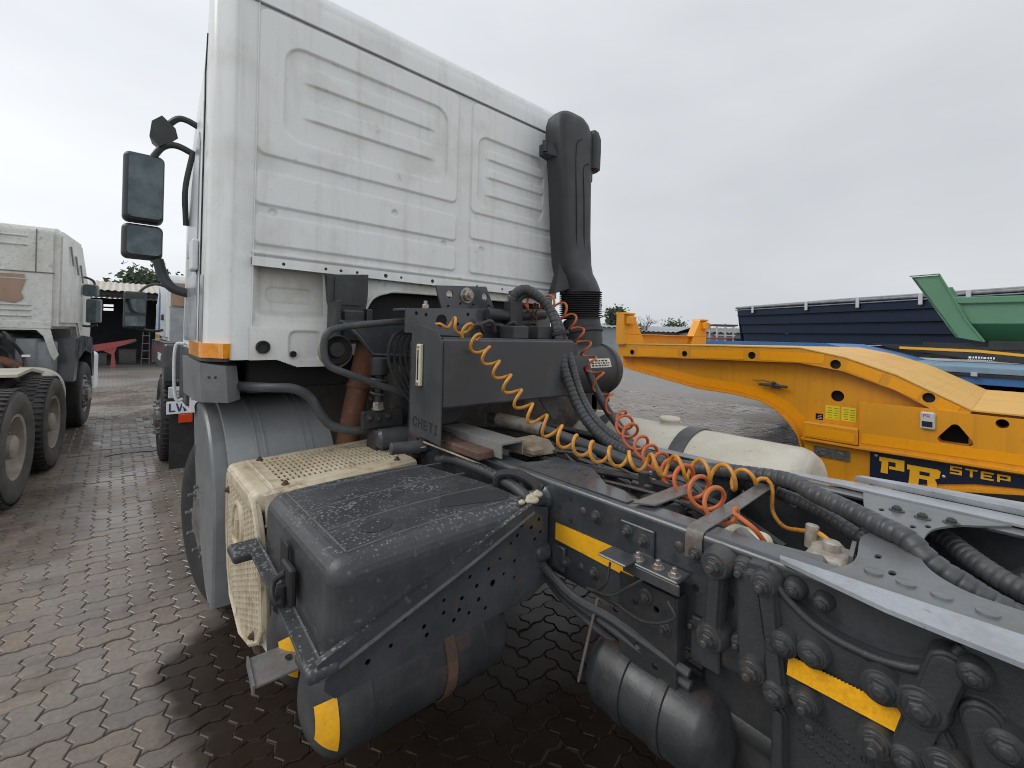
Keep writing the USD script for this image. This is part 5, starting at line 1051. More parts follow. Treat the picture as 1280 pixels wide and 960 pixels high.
part(Y, 'top_chord', MB().add(prism(band, 'x', XT, XT + .012), prism(Polygon([(.30, 1.045), (.68, 1.255), (1.05, 1.39), (1.40, 1.445), (2.4, 1.425), (3.50, 1.40), (3.50, 1.408), (2.4, 1.433), (1.40, 1.453), (1.05, 1.398), (.68, 1.263), (.30, 1.053)]), 'x', XT + .012, XT + .10)), 'trailer_yellow', 30)
for (y, r) in ((3.29, 1.46), (2.58, 1.475), (1.84, 1.495), (1.11, 1.45), (.47, 1.22)): part(Y, 'chord_hole', lathe([(.045, .014), (.045, .03), (0, .03)], (XT, y, r), (1, 0, 0), 20), 'void_black', False)
# lower curved flange
fp = [(3.50, 1.30), (3.35, 1.25), (2.43, 1.095), (2.0, 1.075), (1.75, 1.035), (1.60, .96), (1.49, .86), (1.40, .74), (1.36, .59), (1.33, .315)]
pth = []
for i, (y, z) in enumerate(fp):
    a = np.array(fp[min(i + 1, len(fp) - 1)]) - np.array(fp[max(i - 1, 0)]); nn = np.array([0, a[1], -a[0]]); nn /= np.linalg.norm(nn)
    pth.append(((XT + .11, y, z), (1, 0, 0), -nn))
part(Y, 'arch_flange', strip(pth, .17, .014), 'trailer_yellow', 40)
part(Y, 'reflective_tape', prism(LineString([(3.3, 1.32), (2.43, 1.165), (2.0, 1.14), (1.72, 1.09), (1.54, 1.0), (1.41, .88), (1.32, .74)]).buffer(.045, cap_style=2), 'x', XT + .0965, XT + .0995), 'trailer_tape', False)
for a, b in (((3.2, 1.465), (2.66, 1.475)), ((2.5, 1.48), (1.92, 1.495)), ((1.76, 1.50), (1.20, 1.495)), ((1.02, 1.445), (.78, 1.35)), ((.72, 1.325), (.52, 1.235)), ((.42, 1.19), (.30, 1.13))):
    part(Y, 'reflective_tape', prism(LineString([a, b]).buffer(.045, cap_style=2), 'x', XT - .0035, XT - .0005), 'trailer_tape', False)
# side box with ledge, below the gooseneck
part(Y, 'side_box', MB().add(prism(Polygon([(.92, .895), (.92, 1.125), (.42, 1.135), (.2, 1.125), (-7, 1.125), (-7, .75), (-.05, .75), (.92, .73)]).difference(tri).difference(Point(.06, 1.075).buffer(.035)), 'x', XT - .01, XT + .02)), 'trailer_yellow', 30)
part(Y, 'side_ledge', MB().add(chbox((XT - .03, .925, .74), (XT + .09, 1.35, .885), .006), prism(Polygon([(1.36, .735), (.92, .732), (-.05, .752), (-7, .752), (-7, .732), (-.05, .732), (.92, .712), (1.36, .715)]), 'x', XT - .045, XT + .09)), 'trailer_yellow', 30)
part(Y, 'reflective_tape', prism(Polygon([(1.33, .76), (.95, .76), (.95, .84), (1.33, .845)]), 'x', XT - .0335, XT - .0305), 'trailer_tape', False)
part(Y, 'reflective_tape', prism(Polygon([(.90, .765), (-.05, .785), (-3, .785), (-3, .865), (-.05, .865), (.90, .85)]), 'x', XT - .0135, XT - .0105), 'trailer_tape', False)
part(Y, 'lower_skirt', MB().add(prism(Polygon([(1.345, .315), (.84, .40), (.55, .48), (-.05, .60), (-7, .60), (-7, .712), (-.05, .722), (.92, .712), (1.345, .715)]), 'x', XT + .02, XT + .04), prism(Polygon([(1.345, .315), (.84, .40), (.55, .48), (-.05, .60), (-7, .60), (-7, .575), (-.05, .575), (.55, .455), (.84, .375), (1.345, .29)]), 'x', XT - .03, XT + .12)), 'trailer_yellow', 30)
for sh_ in (tri.buffer(.03), Point(1.11, 1.15).buffer(.08), Point(.06, 1.075).buffer(.06)): part(Y, 'hole_lining', prism(sh_, 'x', XT + .16, XT + .17), 'void_black', False)  # black sheets behind the openings stand in for the shade inside
# name plate
NPm = part(Y, 'name_plate', prism(Polygon([(.84, .700), (.84, .405), (.55, .487), (.2, .585), (-.05, .615), (-.9, .62), (-.9, .712), (-.05, .712)]), 'x', XT + .008, XT + .019), 'sign_navy', 30)
for (y, z) in ((.80, .675), (.815, .43), (.37, .60)): part(NPm, 'rivet', dome_bolt((XT + .008, y, z), N, .010, .006), 'clip_silver', 40)
def glyph(polys, y0, z0, w, h, hole=None):
    """Blocky lettering: polygons in a unit cell, laid on the plate reading towards -y."""
    sh = unary_union([Polygon(p) for p in polys]).difference(sbox(*hole) if hole else Polygon())
    m = prism(affinity.scale(sh, w, h, origin=(0, 0)), 'z', 0, .003)
    return place(m, (XT + .006, y0, z0), LEFT['ex'], LEFT['ey'], LEFT['ez'])
gP = [[(0, 1), (1, 1), (1, .32), (.40, .32), (.40, .50), (.66, .50), (.66, .78), (.36, .78), (.36, 0), (.06, 0), (.10, .72), (0, .72)]]
gR = [[(-.04, 1), (.95, 1), (1.04, .92), (1.0, .56), (.86, .47), (.92, .30), (.94, .06), (1.02, -.03), (.70, -.03), (.64, .05), (.62, .36), (.36, .36), (.34, 0), (.02, 0), (.06, .74), (-.04, .74)]]
part(NPm, 'lettering', MB().add(glyph(gP, .775, .535, .165, .135), glyph(gR, .585, .490, .19, .155, (.37, .56, .70, .76))), 'sign_orange', False)
gS = [[(0, 1), (1, 1), (1, .8), (.22, .8), (.22, .6), (1, .6), (1, 0), (0, 0), (0, .2), (.78, .2), (.78, .4), (0, .4)]]
gT = [[(0, 1), (1, 1), (1, .8), (.61, .8), (.61, 0), (.39, 0), (.39, .8), (0, .8)]]
gE = [[(0, 1), (1, 1), (1, .8), (.22, .8), (.22, .6), (.85, .6), (.85, .4), (.22, .4), (.22, .2), (1, .2), (1, 0), (0, 0)]]
gp_ = [[(0, 1), (1, 1), (1, .32), (.22, .32), (.22, 0), (0, 0)]]
P4 = Polygon(gp_[0]).difference(sbox(.22, .5, .78, .8))
part(NPm, 'lettering', MB().add(glyph(gS, .335, .633, .068, .064), glyph(gT, .25, .633, .068, .062), glyph(gE, .165, .634, .068, .060), place(prism(affinity.scale(P4, .068, .058, origin=(0, 0)), 'z', 0, .003), (XT + .006, .08, .635), **LEFT)), 'sign_orange', False)
part(Y, 'tread_plate', MB().add(chbox((XT + .006, .985, .575), (XT + .020, 1.265, .665), .003), lathe([(.034, 0), (.034, .006), (.024, .008), (.02, .002), (0, .002)], (XT + .006, 1.19, .62), N, 18), lathe([(.034, 0), (.034, .006), (.024, .008), (.02, .002), (0, .002)], (XT + .006, 1.06, .615), N, 18)), 'tread_plate', 30)
# labels, side lamp, cable coupling
for (y0, y1) in ((1.20, 1.09), (1.075, .965)):
    lb_ = part(Y, 'label', chbox((XT + .0985, y1, .925), (XT + .0995, y0, 1.055), .0002), 'label_yellow', False)
    lm_ = MB()
    for k in range(5):
        for q in range(2): lm_.add(chbox((XT + .0975, y1 + .008 + q * .05, .94 + k * .022), (XT + .0984, y1 + .04 + q * .05 + (k % 3) * .004, .946 + k * .022), .0001))
    part(lb_, 'label_print', lm_, 'label_ink', False)
lb_ = part(Y, 'label', chbox((XT + .0985, 1.22, .905), (XT + .0995, 1.28, .965), .0002), 'sign_navy', False)
lm_ = MB()
for k in range(3): lm_.add(chbox((XT + .0975, 1.228, .915 + k * .015), (XT + .0984, 1.268 - k * .006, .919 + k * .015), .0001))
part(lb_, 'label_print', lm_, 'grey_box', False)
LP = part(Y, 'side_lamp', MB().add(chbox((XT - .035, .425, .965), (XT - .008, .515, 1.105), .01)), 'grey_box', 30)
part(LP, 'lamp_window', chbox((XT - .038, .44, .985), (XT - .034, .505, 1.03), .003), 'void_black', False)
part(LP, 'lettering', MB().add(text_on('PR', .026, (XT - .0345, .502, 1.062), depth=.0015, **LEFT)), 'red_print', False)
part(Y, 'cable_coupling', MB().add(chbox((XT + .05, 1.60, 1.185), (XT + .10, 1.70, 1.215), .008), cyl((XT + .06, 1.78, 1.20), (XT + .06, 1.52, 1.195), .014, 10), cyl((XT + .05, 1.66, 1.18), (XT + .05, 1.64, 1.235), .018, 12), tube([(XT + .07, 1.85, 1.235), (XT + .07, 1.75, 1.24), (XT + .07, 1.62, 1.22)], .005, 6), chbox((XT + .05, 1.585, 1.17), (XT + .09, 1.63, 1.20), .006)), 'bolt_grey', 35)
# deck plates laid across the beams
dk = top; yy = [3.50, 2.95, 2.4, 1.9, 1.40, 1.05, .68, .45, .22, -.4, -1.1, -2.2, -3.6, -5.2, -7.0]
zz = np.interp([-y for y in yy], [-p[0] for p in dk], [p[1] for p in dk])
for k in range(len(yy) - 1):
    ya, yb, za, zb = yy[k], yy[k + 1], zz[k], zz[k + 1]
    m = MB()
    e = .001
    pp = Polygon([(ya - e, za + .001), (yb + e, zb + .001), (yb + e, zb + .013), (ya - e, za + .013)])
    m.add(prism(pp, 'x', XT - .005, XF))
    if ya <= 2.4:
        for q in range(14):
            for s in (.3, .7):
                y = ya + (yb - ya) * s; z = za + (zb - za) * s
                m.add(chbox((XT + .15 + q * .17, y - .008, z + .010), (XT + .15 + q * .17 + .03, y + .008, z + .0155), .002))
    part(Y, 'deck_plate', m, 'trailer_deck', 30)
# front headboard: low wall with two gusseted posts
part(Y, 'headboard', MB().add(chbox((5.02, 3.46, 1.56), (7.30, 3.49, 1.695), .004), chbox((5.0, 3.40, 1.69), (7.3, 3.50, 1.70), .003), chbox((5.0, 3.35, 1.56), (7.3, 3.5, 1.573), .003)), 'trailer_yellow', 30)
for (a, s) in ((4.96, 1), (7.30, -1)):
    part(Y, 'headboard_post', MB().add(prism(Polygon([(a, 1.56), (a, 1.95), (a + s * .05, 1.97), (a + s * .22, 1.97), (a + s * .24, 1.93), (a + s * .50, 1.60), (a + s * .52, 1.56)]), 'y', 3.40, 3.515), chbox((a, 3.37, 1.95), (a + s * .22, 3.53, 1.975), .004), chbox((a + s * .03, 3.33, 1.82), (a + s * .19, 3.42, 1.93), .01)), 'trailer_yellow', 30)
part(Y, 'cross_beam', MB().add(*[chbox((XT + .13, y - .04, z - .3), (XF - .13, y + .04, z - .02), .005) for y, z in ((3.4, 1.55), (2.4, 1.55), (1.6, 1.55), (.9, 1.4), (.2, 1.1), (-2, 1.1), (-4.5, 1.1))], chbox((5.4, .3, .64), (5.7, .8, .9), .01), chbox((XT + .1, .2, .75), (XF - .1, .24, 1.12), .005)), 'trailer_yellow', 30)
part(Y, 'landing_leg', MB().add(chbox((5.35, .5, .03), (5.47, .62, 1.1), .008), chbox((5.28, .42, -.005), (5.54, .70, .03), .006)), 'trailer_black', 30)
part(Y, 'landing_leg', MB().add(chbox((7.03, .5, .03), (7.15, .62, 1.1), .008), chbox((6.96, .42, -.005), (7.22, .70, .03), .006)), 'trailer_black', 30)
for yw in (-4.6, -5.8):
    for xw, o in ((5.25, -1), (7.25, 1)): wheel(Y, (xw, yw, .42), .42, .3, out=o, hubr=.22)

# ---------------------------------------------------------------- blue step-deck trailer beyond it
B = thing('blue_trailer', 'blue step deck trailer with weathered pale deck, parked beyond the yellow one', 'trailer', (9.4, 0, 0))
bt = [(4.2, 1.62), (1.95, 1.625), (1.40, 1.49), (1.05, 1.385), (.8, 1.37), (-6.0, 1.37)]
part(B, 'side_beam', prism(Polygon(bt + [(-6, 1.17), (.48, 1.17), (1.0, 1.20), (1.5, 1.38), (2.0, 1.52), (4.2, 1.52)]).buffer(0), 'x', 8.2, 8.26), 'trailer_blue', 30)
part(B, 'side_beam', prism(Polygon(bt + [(-6, 1.19), (.8, 1.20), (1.6, 1.45), (4.2, 1.50)]), 'x', 10.64, 10.7), 'trailer_blue', 30)
part(B, 'side_rail', prism(Polygon([(.62, 1.31), (-6, 1.31), (-6, 1.275), (.62, 1.275)]), 'x', 8.17, 8.2), 'trailer_black', 30)
part(B, 'side_rail', prism(Polygon([(.80, 1.392), (.62, 1.378), (-6, 1.378), (-6, 1.315), (.62, 1.315)]), 'x', 8.16, 8.2), 'blue_deck', 30)
for k in range(len(bt) - 1):
    (ya, za), (yb, zb) = bt[k], bt[k + 1]
    n = max(1, int((ya - yb) / 1.1))
    for q in range(n):
        y0, y1 = ya + (yb - ya) * q / n, ya + (yb - ya) * (q + 1) / n; z0, z1 = za + (zb - za) * q / n, za + (zb - za) * (q + 1) / n
        part(B, 'deck_plate', prism(Polygon([(y0 - .005, z0 + .001), (y1 + .005, z1 + .001), (y1 + .005, z1 + .015), (y0 - .005, z0 + .015)]), 'x', 8.2, 10.7), 'trailer_blue' if k < 3 else 'blue_deck', 30)
for y in (.35, -.35, -1.0): part(B, 'rail_clip', chbox((8.13, y - .03, 1.27), (8.16, y + .03, 1.32), .005), 'clip_silver', 30)
part(B, 'landing_leg', MB().add(chbox((8.5, .3, -.005), (8.65, .45, 1.3), .01)), 'trailer_black', 30)
part(B, 'landing_leg', MB().add(chbox((10.3, .3, -.005), (10.45, .45, 1.3), .01)), 'trailer_black', 30)
for yw in (-3.8, -5.0):
    for xw, o in ((8.45, -1), (10.45, 1)): wheel(B, (xw, yw, .48), .48, .3, out=o, hubr=.25)

# ---------------------------------------------------------------- navy side tipper (local frame: s along the side, d away from the camera)
P1, P2 = np.array([16.56, 6.70]), np.array([13.37, -.10])
es = (P2 - P1) / np.linalg.norm(P2 - P1); ed = np.array([-es[1], es[0]]); ed = ed if ed @ np.array([1, .3]) > 0 else -ed
def local(mesh, o=P1, e=es, d=ed):
    v = np.array(mesh.vertices); w = np.column_stack([o[0] + v[:, 0] * e[0] + v[:, 1] * d[0], o[1] + v[:, 0] * e[1] + v[:, 1] * d[1], v[:, 2]])
    m = trimesh.Trimesh(w, mesh.faces, process=False)
    if e[0] * d[1] - e[1] * d[0] < 0: m.invert()
    return m
NV = thing('navy_tipper_trailer', 'long navy side tipper trailer body under a rolled grey tarpaulin', 'trailer', (P1[0], P1[1], 0))
Ls = 11.0
lev = [2.78, 2.52, 2.22, 1.92, 1.62]
for k in range(4):
    z1, z0 = lev[k], lev[k + 1]; b0, b1 = .10 + .05 * k, .10 + .05 * (k + 1)
    part(NV, 'side_panel', local(MB().add(prism(Polygon([(.0 + .05 * k, z1 - .008), (Ls, z1 - .008), (Ls, z0 + .006), (.05 + .05 * k, z0 + .006)]), 'y', b0, b0 + .03), prism(Polygon([(.03 + .05 * k, z0 + .02), (Ls, z0 + .02), (Ls, z0 - .004), (.03 + .05 * k, z0 - .004)]), 'y', b0 - .02, b0 + .01)).mesh()), 'tipper_navy', 30)
part(NV, 'front_wall', local(prism(Polygon([(.1, 2.78), (2.4, 2.78), (2.2, 1.62), (.3, 1.62)]), 'x', .0, .04)), 'tipper_navy', 30)
part(NV, 'rear_wall', local(prism(Polygon([(.1, 2.78), (2.4, 2.78), (2.2, 1.62), (.3, 1.62)]), 'x', Ls - .04, Ls)), 'tipper_navy', 30)
part(NV, 'side_panel', local(prism(Polygon([(0, 2.78), (Ls, 2.78), (Ls, 1.62), (.2, 1.62)]), 'y', 2.3, 2.34)), 'tipper_navy', 30)
part(NV, 'tarpaulin', local(MB().add(tube([(-.05, .10, 2.80), (3, .09, 2.815), (6, .10, 2.80), (Ls, .1, 2.81)], .035, 10), tube([(-.1, .16, 2.82), (4, .18, 2.86), (Ls, .16, 2.84)], .03, 8), prism(Polygon([(.1, 2.80), (1.2, 2.87), (2.4, 2.80), (2.4, 2.79), (.1, 2.79)]), 'x', 0, Ls)).mesh()), 'tarp_grey', 40)
part(NV, 'top_rail', local(MB().add(tube([(-.05, .07, 2.72), (Ls, .07, 2.735)], .014, 8)).mesh()), 'tarp_grey', 40)
for s in (.75, 2.75, 4.25, 5.7, 6.6, 7.6):
    part(NV, 'tarp_clip', local(chbox((s - .045, .03, 2.60), (s + .045, .06, 2.86), .008)), 'clip_silver', 30)
part(NV, 'chassis', local(MB().add(chbox((.4, .5, 1.35), (Ls, .62, 1.60), .01), chbox((.4, 1.8, 1.35), (Ls, 1.92, 1.60), .01), *[chbox((s, .3, 1.45), (s + .1, 2.1, 1.6), .01) for s in (.6, 2.4, 4.2, 6, 8)]).mesh()), 'trailer_black', 30)
part(NV, 'landing_leg', local(chbox((1.5, .55, -.005), (1.65, .7, 1.4), .01)), 'trailer_black', 30)
part(NV, 'landing_leg', local(chbox((1.5, 1.75, -.005), (1.65, 1.9, 1.4), .01)), 'trailer_black', 30)
for s in (7.6, 8.9):
    for d in (.35, 2.05): part(NV, 'wheel', local(MB().add(lathe([(.28, -.14), (.45, -.15), (.52, -.10), (.52, .10), (.45, .15), (.28, .14), (.2, 0), (0, 0)], (s, d, .52), (0, 1, 0), 32)).mesh()), 'rubber', 40)

# ---------------------------------------------------------------- green tipper with its raised front canopy
def cw(X, Z): return np.array([Z * .664 + X * .748, Z * .748 - X * .664])
G0 = cw(7.05, 8.0); ge = np.array([.748, -.664]); gd = np.array([.664, .748])
ge2, gd2 = cw(.66, -.75), cw(.75, .66)
G = thing('green_tipper', 'green tipper body with flared front canopy on a black chassis', 'tipper', (G0[0], G0[1], 0))
gl = lambda m: local(m.mesh() if isinstance(m, MB) else m, G0, ge2, gd2)
part(G, 'canopy', gl(MB().add(prism(Polygon([(.04, 2.85), (.40, 2.86), (.56, 2.50), (.72, 2.10), (.94, 1.73), (.62, 1.80), (.50, 2.05), (.30, 2.38)]), 'y', .0, .02), trimesh.convex.convex_hull(np.array([(.04, 0, 2.85), (.30, 0, 2.38), (.34, 0, 2.38), (.08, 0, 2.85), (.04, 2.3, 2.85), (.3, 2.3, 2.38), (.34, 2.3, 2.38), (.08, 2.3, 2.85)])), trimesh.convex.convex_hull(np.array([(.30, 0, 2.38), (.62, 0, 1.80), (.66, 0, 1.80), (.34, 0, 2.38), (.3, 2.3, 2.38), (.62, 2.3, 1.80), (.66, 2.3, 1.8), (.34, 2.3, 2.38)])), prism(Polygon([(.04, 2.85), (.40, 2.86), (.56, 2.50), (.72, 2.10), (.30, 2.38)]), 'y', 2.28, 2.3))), 'green_light', 30)
part(G, 'canopy_edge', gl(MB().add(strip([((.02, -.015, 2.862), (0, 1, 0), (0, 0, 1)), ((.41, -.015, 2.872), (0, 1, 0), (0, 0, 1))], .06, .012), tube([(.40, -.01, 2.865), (.565, -.01, 2.50), (.73, -.01, 2.10), (.955, -.01, 1.73)], .018, 8))), 'green_light', 40)
part(G, 'body_side', gl(MB().add(prism(Polygon([(.66, 2.36), (6.5, 2.36), (6.5, 2.03), (.80, 2.03)]), 'y', .05, .08))), 'green_light', 30)
part(G, 'body_side', gl(MB().add(trimesh.convex.convex_hull(np.array([(.80, .05, 2.03), (6.5, .05, 2.03), (6.5, .08, 2.03), (.80, .08, 2.03), (.86, .28, 1.76), (6.5, .28, 1.76), (6.5, .31, 1.76), (.86, .31, 1.76)])))), 'green_shaded', 30)
part(G, 'top_rail', gl(chbox((.58, .0, 2.36), (6.5, .12, 2.47), .012)), 'green_light', 30)
for x in (1.62, 3.2, 4.8):
    part(G, 'side_post', gl(MB().add(chbox((x, -.02, 2.03), (x + .28, .06, 2.37), .008), trimesh.convex.convex_hull(np.array([(x, -.02, 2.035), (x + .28, -.02, 2.035), (x, .06, 2.035), (x + .28, .06, 2.035), (x, .2, 1.74), (x + .28, .2, 1.74), (x, .29, 1.74), (x + .28, .29, 1.74)])))), 'green_light', 30)
part(G, 'body_side', gl(MB().add(prism(Polygon([(.66, 2.4), (6.5, 2.4), (6.5, 1.76), (.86, 1.76)]), 'y', 2.2, 2.24), chbox((.9, .3, 1.74), (6.5, 2.2, 1.77), .005))), 'green_shaded', 30)
CHS = part(G, 'chassis', gl(MB().add(prism(Polygon([(-.5, 1.66), (6.5, 1.58), (6.5, 1.28), (2.2, 1.34), (1.0, 1.42), (-.2, 1.58)]), 'y', .02, .10), chbox((.2, .1, 1.50), (6.5, 2.1, 1.70), .01), chbox((1.0, .0, 1.60), (1.9, .3, 1.75), .01))), 'trailer_black', 30)
part(G, 'chassis', gl(MB().add(chbox((.1, .3, .6), (6.5, .5, 1.35), .02), chbox((.1, 1.6, .6), (6.5, 1.8, 1.35), .02))), 'trailer_black', 30)
part(CHS, 'stripe', gl(prism(LineString([(-.1, 1.595), (.9, 1.575), (1.7, 1.50), (2.4, 1.42)]).buffer(.022, cap_style=2), 'y', .014, .0195)), 'stripe_orange', False)
lt = MB(); gx = .78
for L in (.05, .03, .035, .03, .03, .05, .03, .03, .03):
    lt.add(chbox((gx, .0125, 1.452 + RNG.uniform(-.003, .003)), (gx + L * .62, .0195, 1.484 + RNG.uniform(-.006, .006)), .002)); gx += L * .8 + .006
for k in range(12): lt.add(chbox((.77 + k * .024, .0125, 1.425), (.785 + k * .024, .0195, 1.435), .001))
part(CHS, 'lettering', gl(lt), 'plate_white', False)
part(G, 'marker_plate', gl(chbox((1.62, -.01, 1.60), (1.8, .02, 1.71), .004)), 'label_yellow', 30)
for s in (1.2, 2.5, 4.8):
    for d in (.25, 1.95): part(G, 'wheel', gl(lathe([(.28, -.14), (.45, -.15), (.52, -.10), (.52, .10), (.45, .15), (.28, .14), (.2, 0), (0, 0)], (s, d, .52), (0, 1, 0), 32)), 'rubber', 40)
# pale cab far right, behind the green body
W0 = cw(13.2, 12.5)
WC = thing('white_lorry', 'pale lorry roof showing above the green tipper body', 'lorry', (W0[0], W0[1], 0))
wl = lambda m: local(m.mesh() if isinstance(m, MB) else m, W0, ge, gd)
part(WC, 'cab', wl(MB().add(rbox((.0, .0, 1.0), (3.2, 2.4, 3.03), .08))), 'white_clean', 40)
part(WC, 'roof_rack', wl(MB().add(tube([(-.3, .1, 3.10), (1.0, .1, 3.16), (2.8, .1, 3.17)], .03, 8), tube([(.55, .1, 3.02), (.55, .1, 3.14)], .03, 8), tube([(1.6, .1, 3.02), (1.6, .1, 3.28), (2.0, .1, 3.30)], .02, 8))), 'trailer_black', 40)
part(WC, 'chassis', wl(MB().add(chbox((.1, .2, .5), (5, 2.2, 1.0), .02))), 'trailer_black', 30)
for s in (.9, 3.8):
    for d in (.25, 2.15): part(WC, 'wheel', wl(lathe([(.28, -.14), (.45, -.15), (.5, -.10), (.5, .10), (.45, .15), (.28, .14), (.2, 0), (0, 0)], (s, d, .5), (0, 1, 0), 28)), 'rubber', 40)

# ---------------------------------------------------------------- neighbouring tractor truck on the left
LT = thing('tractor_truck', 'dirty white tractor truck on the left with tandem rear wheels and brown patch', 'truck', (-1.8, 8.0, 0), turn=-6.5)
lx0, lx1, ly = -3.0, -.68, 9.0
def bg_cab(parent, x0, x1, y0, length, z0, z1, m, wall_m=None, ribs=True, r=.10, z_split=2.33):
    """Cab box: tapered rear wall with corner posts, seams and pressed ribs, sloping front."""
    prof = Polygon([(y0, z0), (y0 - .0, z1 - .12), (y0 + .06, z1 - .03), (y0 + .2, z1), (y0 + length * .62, z1), (y0 + length * .85, z1 - .55), (y0 + length, z0 + .55), (y0 + length, z0 - .35), (y0 + length * .62, z0 - .35), (y0 + length * .5, z0)])
    cb = part(parent, 'cab', MB().add(prism(prof, 'x', x0, x1 - .08), prism(prof.buffer(-.035), 'x', x1 - .08, x1 - .02), prism(prof.buffer(-.09), 'x', x1 - .02, x1)), m, 50)
    part(cb, 'panel_seam', MB().add(chbox((x0, y0 - .006, z_split - .008), (x1 - .06, y0 + .01, z_split + .008), .002), chbox((x1 - .25, y0 - .007, z_split), (x1 - .238, y0 + .01, z1 - .06), .002)), 'wall_grey', False)
    if ribs:
        rb = MB()
        for (a, b, z) in ((x1 - .72, x1 - .33, z1 - .17), (x1 - .72, x1 - .33, z1 - .29), (x1 - .62, x1 - .33, z_split - .10), (x1 - .62, x1 - .28, z_split - .45), (x1 - .62, x1 - .28, z_split - .52), (x1 - .62, x1 - .28, z_split - .60)):
            rb.add(tube([(a, y0 - .002, z), (b, y0 - .002, z)], .012, 6))
        rb.add(chbox((x0, y0 - .012, z0), (x1 - .08, y0 + .01, z0 + .10), .006))
        part(cb, 'rear_ribs', rb, m, 40)
    return cb
LC = bg_cab(LT, lx0, lx1, ly, 2.3, 1.56, 2.98, 'white_dirty_cab')
part(LC, 'paint_patch', MB().add(prism(Polygon([(-1.88, 2.29), (-1.03, 2.29), (-1.02, 2.20), (-1.06, 2.05), (-1.03, 1.97), (-1.11, 1.90), (-1.33, 1.94), (-1.88, 1.93)]), 'y', ly - .010, ly - .004)), 'patch_brown', False)
part(LC, 'lower_trim', MB().add(prism(Polygon([(lx0, 1.56), (-.77, 1.56), (-.73, 1.36), (-.68, 1.20), (-.72, 1.12), (-.76, 1.2), (-.83, 1.45), (-.90, 1.54), (lx0, 1.54)]), 'y', ly - .008, ly + .02)), 'white_dirty_cab', 30)
for k, z in ((0, 2.78), (1, 2.68), (2, 2.58)): part(LC, 'side_deflector', strip([((-.675, ly + .5 + .35 * k, z), (0, 1, 0), (1, 0, 0)), ((-.66, ly + .6 + .35 * k, z - .28), (0, 1, 0), (1, 0, 0))], .03, .02), 'tarp_grey', 30)
part(LT, 'wheel_arch', MB().add(prism(Polygon([(9.35, 1.42), (9.75, 1.46), (10.55, 1.42), (10.8, 1.1), (10.8, .75), (10.66, .75), (10.5, 1.15), (10.0, 1.22), (9.55, 1.1), (9.4, .8), (9.22, .8)]), 'x', -1.2, -.56)), 'chassis_grey', 30)
part(LT, 'bumper', rbox((-2.9, 10.9, .45), (-.57, 11.35, 1.15), .08), 'white_clean', 40)
part(LT, 'rear_cover', MB().add(chbox((-1.5, 9.02, .95), (-.9, 9.25, 1.42), .02), chbox((-.93, 9.05, .7), (-.74, 9.3, 1.38), .02)), 'grey_panel', 30)
lm2 = part(LT, 'mirror_housing', rbox((-.63, 10.42, 1.66), (-.435, 10.53, 2.06), .03), 'tarp_grey', 40)
part(lm2, 'mirror_glass', prism(rr(-.615, 1.68, -.45, 2.04, .02), 'y', 10.414, 10.419), 'mirror_glass', 30)
lm3 = part(LT, 'mirror_housing', rbox((-.67, 10.37, 2.10), (-.47, 10.5, 2.30), .04), 'tarp_grey', 40)
part(lm3, 'mirror_glass', prism(rr(-.655, 2.115, -.485, 2.285, .03), 'y', 10.364, 10.369), 'mirror_glass', 30)
part(LT, 'mirror_arm', MB().add(pipe([(-.78, 10.6, 2.36), (-.69, 10.53, 2.42), (-.55, 10.49, 2.36), (-.53, 10.47, 2.2)], .018, 8), pipe([(-.76, 10.6, 1.64), (-.63, 10.53, 1.60), (-.49, 10.51, 1.62)], .018, 8)), 'plastic_black', 40)
part(LT, 'chassis', MB().add(chbox((-2.25, 5.0, .75), (-2.15, 11, 1.02), .01), chbox((-1.45, 5.0, .75), (-1.35, 11, 1.02), .01), *[chbox((-2.2, y, .8), (-1.4, y + .1, .98), .01) for y in (5.2, 6.6, 8.2)], rbox((-2.3, 8.9, .5), (-1.1, 10.8, 1.5), .1)), 'chassis_dark', 30)
part(LT, 'behind_cab_gear', MB().add(*[pipe([(-1.9 + .12 * k, 8.9, 1.50), (-1.8 + .12 * k, 8.7, 1.42 - .03 * (k % 3)), (-1.7 + .12 * k, 8.8, 1.2), (-1.5 + .1 * k, 8.6, 1.0)], .022, 8) for k in range(7)], chbox((-1.5, 8.7, 1.40), (-1.2, 8.85, 1.56), .01), chbox((-1.3, 8.75, 1.05), (-1.22, 8.82, 1.55), .01), chbox((-1.9, 8.7, 1.1), (-1.5, 8.82, 1.3), .01)), 'chassis_dark', 35)
part(LT, 'exhaust_pipe', pipe([(-1.35, 8.8, 1.16), (-1.15, 8.75, 1.13), (-.98, 8.75, 1.02), (-.95, 8.7, .9)], .065, 14), 'exhaust_brown', 40)
part(LT, 'number_plate', chbox((-.98, 8.74, 1.185), (-.90, 8.75, 1.215), .002), 'plate_white', False)
for k, y in enumerate((8.0, 8.26, 8.52)):
    part(LT, 'air_tank', MB().add(pipe([(-.95, y, .98), (-.74, y, .96), (-.64, y, .87), (-.61, y, .68), (-.66, y, .50), (-.9, y, .42)], .095, 14)), 'tank_cream', 40)
part(LT, 'rear_wing', MB().add(prism(Polygon([(7.0, 1.10), (7.5, 1.13), (8.0, 1.05), (8.0, 1.02), (7.5, 1.095), (7.0, 1.07)]), 'x', -1.3, -.62)), 'tank_cream', 30)
for y in (6.13, 7.43):
    for (xc, o) in ((-.545, 1), (-2.88, -1)):
        wheel(LT, (xc, y, .515), .515, .29, out=o, rim_m='rim_beige', tyre_m='tread_rubber', lugs=True, sidewall='sidewall_dusty')
        part(LT, 'inner_tyre', lathe([(.29, -.13), (.46, -.145), (.515, -.1), (.515, .1), (.46, .145), (.29, .13)], (xc - o * .33, y, .515), (1, 0, 0), 40), 'tread_rubber', 40)
